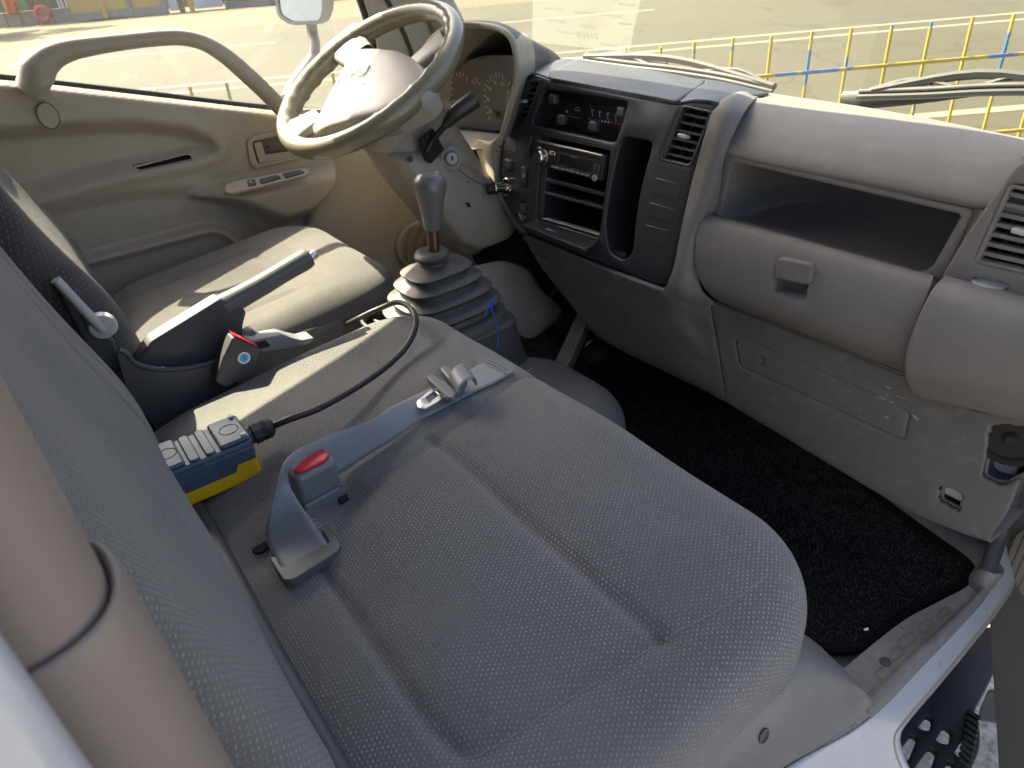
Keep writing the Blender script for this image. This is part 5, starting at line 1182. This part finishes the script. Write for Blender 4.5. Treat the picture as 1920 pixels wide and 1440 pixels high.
k = NT("belt_webbing_weave"); sp_ = k.n("SeparateXYZ"); k.l(k.co("UV"), sp_.inputs[0]); wv = k.math('MULTIPLY_ADD', k.math('SINE', k.math('MULTIPLY', sp_.outputs[0], 6.2832 * 26)), .5, .5); tw = k.math('MULTIPLY_ADD', k.math('SINE', k.math('MULTIPLY', sp_.outputs[1], 6.2832 / .0016)), .5, .5)
cc_ = k.mix(k.math('MULTIPLY', wv, tw), (.185, .19, .205), (.265, .27, .285)); k.setc(k.mix(k.ramp(k.noise(30, 4), [(.5, (0, 0, 0)), (.8, (.4,) * 3)]), cc_, (.14, .14, .15))); k.setr(.45); k.bump(k.math('ADD', wv, tw), .25, .0006); m_webb = k.m
ns = 9; G = np.array([[lerp(a_, b_, s) for s in np.linspace(0, 1, ns)] for a_, b_ in zip(A_, B_)])
ln_ = np.r_[0, np.cumsum(np.linalg.norm(np.diff(A_, axis=0), axis=1))]; uv = np.array([[(s, l) for s in np.linspace(0, 1, ns)] for l in ln_]).reshape(-1, 2)
wb = gridmesh("webbing", G, m_webb, belt_, uv=uv, smooth=180); solid(wb, .0014, 0)
e0, e1 = A_[-1], B_[-1]; dl = unit(A_[-1] - A_[-8]); hexa("hem", [e0 - dl * .012 + V(0, 0, .002), e1 - dl * .012 + V(0, 0, .002), e1 + V(0, 0, .002), e0 + V(0, 0, .002)], [p + V(0, 0, -.003) for p in (e0 - dl * .012, e1 - dl * .012, e1, e0)], m_webb, belt_, .001)
for off_ in (.004, .009):
    P_ = [lerp(e0, e1, t) - dl * off_ + V(0, 0, .0028) for t in np.linspace(.05, .95, 14)]
    for i in range(0, 13, 1): tube("hem_stitch", [P_[i], lerp(P_[i], P_[i + 1], .7)], .0006, m_dark, belt_, 4, 1)
# tongue and adjuster
ZT = float(onS(810, 745)[2]) + .012
def tq(p, z=ZT): return onZ(*p, z)
tn_h = rnd([tq(p) for p in ((797, 745), (815, 733), (823, 740), (805, 754))], .003)
to = rnd([tq(p) for p in ((780, 752), (806, 731), (812, 727), (838, 741), (826, 750), (795, 767), (783, 764))], .005)
m_tong = m_steel
plate("tongue", to, [tn_h], to[0], V(1, 0, 0), V(0, 1, 0), m_tong, belt_, .0025, .0008)
prism("adjuster_bar", rnd([tq(p, ZT + .001) for p in ((801, 718), (812, 711), (860, 744), (850, 757), (842, 756))], .003), V(0, 0, .009), m_buck, belt_, .002, 3)
prism("adjuster_body", rnd([tq(p, ZT + .002) for p in ((826, 706), (838, 700), (878, 722), (870, 736), (852, 738))], .004), V(0, 0, .014), m_buck, belt_, .003, 3)
lp2 = []
for t in np.linspace(0, 1, 9):
    a_ = math.pi * (1.15 * t - .1); c_l = lerp(tq((852, 724), ZT), tq((884, 716), ZT), .5)
    lp2.append((a_, t))
d_l = unit(tq((890, 705)) - tq((840, 735))); s_l = unit(tq((880, 735)) - tq((850, 690)))
cl = tq((868, 714), ZT + .014); rows_ = []
for a_, t in lp2: rows_.append([cl + d_l * (.016 * math.cos(a_)) + V(0, 0, .012 * math.sin(a_)) + s_l * w_ for w_ in (-.020, -.007, .007, .020)])
o = loft("webbing_loop", rows_, m_webb, belt_, 3, 2); solid(o, .002, 0)

# ================================================================= yellow remote control
rc = thing("remote_control", "yellow and navy hand remote control on the middle seat", "remote control", onZ(390, 870, 1.17))
ZR = float(onS(390, 900)[2]) + .066; tl, trr, brr, bll = onZ(262, 846, ZR), onZ(444, 776, ZR), onZ(474, 820, ZR), onZ(300, 886, ZR)
ud = unit(trr - tl); vd = unit(tl - bll); vd = unit(vd - ud * np.dot(ud, vd)); nd = V(0, 0, 1)
LR, WR = np.linalg.norm(brr - bll), np.linalg.norm(trr - brr); o_r = bll
rp = lambda s, t, h: o_r + ud * s * LR + vd * t * WR + nd * h
HR = .060
def rloop(s0, s1, t0, t1, h, r=.008): return rnd([rp(s0, t0, h), rp(s1, t0, h), rp(s1, t1, h), rp(s0, t1, h)], r)
low_b = prism("lower_shell", rloop(0, 1, 0, 1, -HR), nd * .033, m_yellow, rc, .004, 3)
prism("upper_shell", rloop(.0, 1, .0, 1, -.028, .008), nd * .022, m_navy, rc, .003, 3)
for (s0, s1, h) in ((.0, .27, .006), (.30, .43, .0035), (.48, .60, .0035), (.64, 1.0, .006)):
    prism("top_rib", rloop(s0 + .005, s1 - .005, .03, .97, -.0062, .005), nd * h, m_navy, rc, .003, 3)
prism("side_skirt", [rp(.12, -.012, -.03), rp(.15, -.012, -.04), rp(.72, -.012, -.04), rp(.76, -.012, -.031), rp(.98, -.012, -.031), rp(.98, -.012, -.014), rp(.05, -.012, -.014), rp(.05, -.012, -.03)], vd * .004, m_navy, rc, .001)
for s in (.07, .93):
    for t in (.12, .88): lathe("screw", [(.0032, 0), (.0032, .003), (.0015, .0026)], rp(s, t, .0), nd, m_ltgrey, rc, 14)
for s in (.14, .83): tube("moulded_arrow", [rp(s, .5, -.0002) + 0.011 * (math.cos(a_) * ud + math.sin(a_) * vd * 1.0) for a_ in np.linspace(0, 2 * math.pi, 20)], .0007, m_navy, rc, 5, 1, caps=False)
g0 = rp(1.0, .55, -.022); gd = unit(ud + V(0, 0, .05))
gland = lathe("cable_gland", [(.011, 0), (.011, .006), (.0135, .008), (.0135, .016), (.0125, .018), (.0135, .020), (.0135, .028), (.009, .033), (.006, .035)], g0, gd, m_blackr, rc, 8)
cb = thing("remote_cable", "black cable looping from the yellow remote over the bench", "cable", g0)
cpts = [g0 + gd * .03, onS(545, 785, .034), onS(590, 769, .030), onS(640, 743, .024), onS(690, 712, .018), onS(735, 678, .014), onS(765, 645, .018), onS(779, 612, .03), onZ(776, 588, 1.24), onZ(762, 572, 1.235), onZ(742, 567, 1.225), onZ(715, 577, 1.21), onZ(690, 588, 1.20), onZ(664, 601, 1.185), onZ(640, 612, 1.15)]
tube("cable", cpts, .0046, m_blackr, cb, 10, 8)
for i, (cxp, cyp) in enumerate(((722, 592), (728, 585), (716, 596))):
    cc = onZ(cxp, cyp, 1.16 + .006 * i); tube("coil", [cc + .045 * V(math.cos(t), .7 * math.sin(t), .1 * math.sin(t)) for t in np.linspace(0, 2 * math.pi, 26)], .0046, m_blackr, cb, 8, 1, caps=False)

# ================================================================= gear lever
gx, gy = -1.0, .545
gear = thing("gear_lever", "grey gear lever with bellows boot between the seats", "gear lever", (gx, gy, 1.1))
zb = 1.146
prof = [(0.086, -0.016, 0.104), (0.086, 0.0032, 0.104), (0.083, 0.0064, 0.1), (0.07, 0.0096, 0.084), (0.068, 0.0176, 0.082), (0.081, 0.0272, 0.097), (0.082, 0.0304, 0.098), (0.079, 0.0328, 0.095), (0.064, 0.0368, 0.078), (0.06, 0.0432, 0.073), (0.07, 0.0512, 0.085), (0.071, 0.0544, 0.086), (0.068, 0.0568, 0.083), (0.053, 0.0608, 0.066), (0.049, 0.0672, 0.06), (0.058, 0.0736, 0.071), (0.059, 0.0768, 0.072), (0.056, 0.0792, 0.069), (0.042, 0.0832, 0.052), (0.038, 0.0888, 0.047), (0.046, 0.0936, 0.057), (0.047, 0.0968, 0.058), (0.043, 0.0992, 0.054), (0.031, 0.1024, 0.034), (0.0255, 0.1048, 0.0265), (0.018, 0.108, 0.018)]
lathe("bellows_boot", prof, V(gx, gy, zb), V(0, -.03, 1), m_rubber, gear, 48, V(1, 0, 0), sq=3.2, smooth=50)
lathe("boot_collar", [(.0275, .100), (.0225, .105), (.0225, .111), (.0255, .114), (.0295, .119), (.0300, .123), (.0265, .128), (.020, .130), (.012, .129)], V(gx, gy - .004, zb), V(0, -.03, 1), m_rubber, gear, 32)
kb_ = V(gx + .003, gy - .004, zb + .127); KA = unit(V(.01, .08, 1))
lathe("shaft", [(.010, -.02), (.010, .05)], kb_, KA, simple("brown_steel", (.10, .055, .045), .3, .6), gear, 16)
lathe("knob", [(.0135, .038), (.0150, .042), (.0165, .055), (.019, .072), (.0225, .090), (.0255, .102), (.0265, .110), (.0255, .118), (.021, .125), (.015, .1285), (.0145, .1278), (.004, .129)], kb_, KA, plastic("knob_rubber", (.12, .118, .115), .35, gs=.05), gear, 32)
gc_ = thing("gear_console", "dark grey plastic console under the gear lever boot", "console", (gx, gy, .8))
lathe("console_body", [(.125, -.34, .19), (.112, -.2, .155), (.096, -.06, .118), (.092, -.012, .112), (.086, -.008, .104)], V(gx, gy, zb), V(0, 0, 1), m_char, gc_, 48, V(1, 0, 0), sq=4.5, smooth=50)
stg = thing("blue_string", "thin blue string knotted on the gear lever boot", "string", onX(919, 572, -.91))
XN = -.905
tube("knot", [onX(930, 556, XN), onX(922, 566, XN), onX(914, 570, XN), onX(922, 574, XN), onX(919, 565, XN), onX(916, 575, XN)], .0012, m_blue, stg, 6, 4); tube("tail", [onX(919, 570, XN), onX(924, 585, XN + .006), onX(932, 612, XN + .008), onX(934, 640, XN + .01), onX(933, 652, XN + .01)], .0010, m_blue, stg, 6, 5); tube("tail", [onX(918, 571, XN), onX(913, 580, XN), onX(910, 593, XN + .004)], .0010, m_blue, stg, 6, 4)

# ================================================================= floor mat
mt = thing("floor_mat", "black carpet floor mat in the passenger footwell", "floor mat", onZ(1500, 1050, FL))
ml = [(1826, 1062), (1815, 1096), (1770, 1116), (1715, 1140), (1665, 1188), (1615, 1216), (1560, 1222), (1490, 1204), (1300, 1110), (1000, 820), (930, 690), (960, 600), (1030, 560), (1110, 590), (1400, 760), (1560, 866), (1700, 972)]
mloop = rnd([onZ(*p, FL + .014) for p in ml], .03, 5)
k = NT("black_carpet"); nn = k.noise(420, 4, .7); n2 = k.noise(60, 4); k.setc(k.mix(k.ramp(nn, [(.52, (0, 0, 0)), (.72, (1, 1, 1))]), (.009, .009, .010), (.045, .045, .046))); k.setr(1.0); k.b.inputs["Specular IOR Level"].default_value = .05; k.bump(k.math('ADD', nn, n2), 1.0, .006); m_carpet = k.m
prism("pile", mloop, V(0, 0, -.010), m_carpet, mt); tube("edge_binding", mloop + [mloop[0]], .0065, m_carpet, mt, 8, 1, caps=False)
poly2 = np.array([p[:2] for p in mloop]); lo_, hi_ = poly2.min(0), poly2.max(0); pp = rng.uniform(lo_, hi_, (42000, 2)); pp = pp[sdf_poly(pp, poly2) < -.012]; vs, fs = [], []
for x, y in pp:
    a_ = rng.uniform(0, 6.28); d_ = V(math.cos(a_), math.sin(a_), 0); s_ = V(-d_[1], d_[0], 0) * .00032; h_ = rng.uniform(.002, .004); p = V(x, y, FL + .014); j = len(vs)
    m_ = p + d_ * .0015 + V(0, 0, h_); e_ = m_ + d_ * rng.uniform(.0005, .0025) + V(0, 0, rng.uniform(-.002, .001)); vs += [p - s_, p + s_, m_ + s_, m_ - s_, e_]; fs += [(j, j + 1, j + 2, j + 3), (j + 3, j + 2, j + 4)]
fb = mesh("pile_fibres", vs, fs, simple("carpet_fibre", (.042, .042, .043), .8), mt, smooth=0); fb["kind"] = "stuff"
for p in ((1624, 1180), (1262, 882)):
    tag(prism("litter_scrap", [onZ(p[0] + a_, p[1] + b_, FL + .022) for a_, b_ in ((-5, 0), (3, -3), (5, 1), (-2, 3))], V(0, 0, .001), m_stickw, None), "tiny white scrap on the black mat near the scuff plate" if p[0] > 1500 else "tiny pale crumb on the mat along the bench edge", "scrap")

# ================================================================= door sill, scuff plate, step
sil = thing("door_sill", "grey plastic scuff plate and white painted sill of the open doorway", "door sill", (-.2, .7, .8))
m_scuff = plastic("dusty_scuff_plate", (.145, .142, .138), .6, gs=.2, dirt=.5, dirtc=(.26, .24, .21)); m_trimg = plastic("grey_trim", (.135, .134, .135), .45, gs=.25)
inn = [(1655, 1195, .832), (1700, 1160, .832), (1760, 1128, .832), (1815, 1098, .833), (1838, 1064, .85)]
inn = [(1572, 1262, .832), (1640, 1205, .832)] + inn[1:]
otr = [(1628, 1336, .842), (1668, 1298, .842), (1720, 1242, .842), (1778, 1182, .842), (1836, 1118, .842), (1864, 1070, .855)]
mid = [lerp(a_, b_, .62) for a_, b_ in zip(inn, otr)]; mid = [(p[0], p[1], .833) for p in mid]
md2 = [lerp(a_, b_, .80) for a_, b_ in zip(inn, otr)]; md2 = [(p[0], p[1], .843) for p in md2]
edg = [(p[0] + 8, p[1] + 10, .826) for p in otr]
rows = [[onZ(*p) for p in r] for r in (inn, mid, md2, otr, edg)]
G = fine([rows[0], rows[1], rows[2], rows[3], rows[4]], 60, 40); scp = gridmesh("scuff_plate", G, m_scuff, sil)
for cx2, cy2, w2_, h2_ in ((1655, 1260, 22, 16), (1700, 1200, 26, 16), (1736, 1172, 22, 14), (1770, 1148, 20, 12), (1680, 1225, 20, 14)):
    pr_ = [onZ(cx2 + a_ * w2_ - b_ * h2_ * .6, cy2 - a_ * w2_ * .75 - b_ * h2_, .8335) for a_, b_ in ((-.5, -.5), (.5, -.5), (.5, .5), (-.5, .5))]
    tube("raised_outline", rnd(pr_, .006) + [rnd(pr_, .006)[0]], .0011, m_scuff, scp, 5, 1, caps=False)
lathe("clip", [(.007, 0), (.007, .002), (.005, .0025), (.004, .001)], onZ(1660, 1241, .833), V(0, 0, 1), m_char, scp, 20)
ci = [(1640, 1318, .845), (1606, 1280, .89), (1562, 1254, .95), (1505, 1252, .99), (1405, 1322, 1.01), (1285, 1425, 1.02), (1150, 1540, 1.03)]
cm = [(1638, 1326, .84), (1612, 1306, .868), (1578, 1306, .905), (1525, 1330, .93), (1450, 1393, .945), (1340, 1490, .955), (1220, 1600, .96)]
co_ = [(1634, 1338, .835), (1612, 1350, .838), (1580, 1372, .845), (1535, 1402, .85), (1468, 1440, .855), (1370, 1520, .86), (1250, 1640, .86)]
rows = [[onZ(*p) for p in r] for r in (ci, cm, co_)]; rows.insert(0, [p + V(-.05, -.01, .03) for p in rows[0]])
o = gridmesh("corner_trim", fine(rows, 60, 40), m_trimg, sil); solid(o, .004, -1)
sp3 = surf(1431, 1379)[0]; lathe("screw", [(.0085, -.003), (.0085, .002), (.006, .003), (.005, .001)], sp3, surf(1431, 1379)[1], m_char, sil, 20)
for a_, b_ in (((1310, 1440), (1345, 1405)), ((1345, 1455), (1380, 1418))):
    tube("raised_outline", [onZ(*p, .958) for p in (a_, b_, (b_[0] + 10, b_[1] + 14), (a_[0] + 12, a_[1] + 16), a_)], .0016, m_trimg, sil, 5, 3)
wi = [(1925, 900, .86), (1898, 985, .85), (1872, 1062, .838), (1842, 1120, .828), (1784, 1188, .826), (1726, 1250, .826), (1660, 1320, .826), (1596, 1374, .83), (1500, 1426, .838), (1400, 1490, .84)]
wo_ = [(1945, 950, .83), (1925, 1035, .81), (1900, 1090, .805), (1868, 1140, .802), (1816, 1206, .80), (1755, 1280, .80), (1694, 1352, .798), (1676, 1386, .79), (1690, 1440, .76), (1720, 1500, .72)]
wd = [(p[0] + 6, p[1] + 6, p[2] - .02) for p in wo_]
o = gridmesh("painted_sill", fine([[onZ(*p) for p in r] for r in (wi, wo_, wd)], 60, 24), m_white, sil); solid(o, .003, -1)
tube("sill_flange", [onZ(*p) + V(0, 0, -.002) for p in wo_], .0025, simple("grimy_edge", (.28, .24, .17), .6), sil, 6, 4)
# draught tube by the hinge pillar
dt = thing("weatherstrip", "dark rubber weatherstrip running up the front door pillar", "weatherstrip", onZ(1868, 1070, .86))
tube("strip", [onZ(1850, 1072, .872), onY(1876, 1000, 1.0), onY(1898, 930, 1.0), onY(1925, 860, 1.0), onY(1975, 740, 1.0)], [.011, .011, .012, .012, .012], m_char, dt, 12, 5); lathe("collar", [(.013, -.02), (.0165, -.01), (.0165, .022), (.0145, .026), (.012, .024)], onZ(1846, 1082, .85), unit(V(.1, .05, .6)), m_trimg, dt, 18)
box("pillar_base", onY(1840, 1015, 1.10), .2, .02, .3, m_vinyl, dt, bv=.01)
# step under the sill
stp = thing("entry_step", "black slotted step tread below the white sill", "step", onZ(1770, 1400, .42))
ZS = .43; k3 = lambda x, y: (1560 + x / 4.8, 1140 + y / 4.8)
ol = rnd([onZ(*p, ZS) for p in ((1628, 1430), (1676, 1352), (1760, 1262), (1850, 1172), (1905, 1180), (1850, 1290), (1826, 1334), (1838, 1362), (1839, 1400), (1822, 1440), (1780, 1520), (1640, 1560))], .02)
hs = [rnd([onZ(*k3(*p), ZS) for p in h_], .012) for h_ in ([(850, 960), (905, 990), (880, 1110), (765, 1075)], [(1010, 1055), (1075, 1100), (1055, 1235), (925, 1190)], [(715, 1130), (770, 1165), (680, 1385), (565, 1322)], [(875, 1245), (945, 1290), (880, 1470), (720, 1460)], [(1185, 1155), (1225, 1200), (1195, 1360), (1090, 1305)], [(1045, 1375), (1100, 1400), (1090, 1500), (990, 1480)])]
plate("tread", ol, hs, ol[0], V(1, 0, 0), V(0, 1, 0), m_blackm, stp, .014, .003)
for i in range(9):
    t = i / 8; a_ = onZ(*lerp((1832, 1345), (1815, 1436), t), ZS + .004); box("grip_tooth", a_ + V(-.006, 0, 0), .022, .008, .008, m_blackr, stp, bv=.002)
box("well_wall", (-.52, 1.0, .50), .03, 1.3, .44, m_dark, stp, bv=.005); box("well_front", (-.36, 1.5, .50), .36, .03, .44, m_dark, stp, bv=.005)
# ================================================================= open passenger door
pd = thing("passenger_door", "grey green inner trim of the open passenger door at right edge", "door", V(-.1, 1.0, .5))
DN = unit(V(-.42, -.9, .0)); DO = V(-.17, 1.03, .8)
def DP(px, py, l=0): return onP(px, py, DO + DN * l, DN)
m_dtrim = plastic("door_lower_trim", (.115, .118, .112), .5, gs=.2)
dl_ = rnd([DP(*p) for p in ((1955, 830), (1905, 905), (1872, 985), (1853, 1090), (1855, 1190), (1864, 1310), (1872, 1445), (1880, 1560), (2400, 1560), (2400, 830))], .03)
prism("trim", dl_, -DN * .05, m_dtrim, pd, .015, 4)
sp_l = [DP(1965, 1080, .004) + .07 * (math.cos(t) * unit(np.cross(V(0, 0, 1), DN)) + math.sin(t) * V(0, 0, 1)) for t in np.linspace(0, 2 * math.pi, 32, endpoint=False)]
prism("speaker_grille", sp_l, -DN * .006, m_mesh, pd, .002)
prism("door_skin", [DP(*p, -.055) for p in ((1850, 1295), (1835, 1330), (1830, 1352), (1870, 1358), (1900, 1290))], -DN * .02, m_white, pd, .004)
# ================================================================= belt pillar beside the camera
bp = thing("belt_pillar", "beige trimmed door pillar out of focus at the lower left corner", "pillar", (-.3, -.07, 1.0))
m_pillar = plastic("pillar_trim", (.20, .165, .142), .5, gs=.08)
def colm(name, zs_, mat):
    rows = [sect(V(-.25 + dx, -.056 + dy, z), V(1, 0, 0), V(0, 1, 0), .034 * s, .036 * s, 28, .8) for z, s, dx, dy in zs_]; return loft(name, rows, mat, bp, 1, 3, closed=True)
colm("upper_trim", [(1.42, .97, 0, 0), (1.55, .97, 0, 0), (1.75, .975, 0, 0), (2.12, .98, 0, 0)], m_pillar)
colm("lower_trim", [(1.508, .95, 0, 0), (1.514, 1.02, 0, .001), (1.506, 1.08, 0, .002), (1.46, 1.09, 0, .003), (1.2, 1.14, 0, .006), (.85, 1.2, 0, .006)], m_pillar)
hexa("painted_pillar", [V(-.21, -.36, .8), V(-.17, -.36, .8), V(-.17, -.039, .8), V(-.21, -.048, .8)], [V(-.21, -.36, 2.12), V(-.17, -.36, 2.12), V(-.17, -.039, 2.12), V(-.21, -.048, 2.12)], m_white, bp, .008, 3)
# ================================================================= hinge pillar and dashboard end
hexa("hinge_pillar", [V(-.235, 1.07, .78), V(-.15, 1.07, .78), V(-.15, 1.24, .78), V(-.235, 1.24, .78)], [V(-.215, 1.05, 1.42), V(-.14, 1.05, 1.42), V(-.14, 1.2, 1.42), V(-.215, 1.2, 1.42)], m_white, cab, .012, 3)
prism("end_cap", rnd([V(-.182, y, z) for y, z in ((.846, 1.44), (.95, 1.462), (1.06, 1.44), (1.06, 1.22), (.87, 1.215), (.812, 1.25), (.806, 1.30), (.83, 1.345))], .012), V(-.008, 0, 0), m_dash, dash, .003)
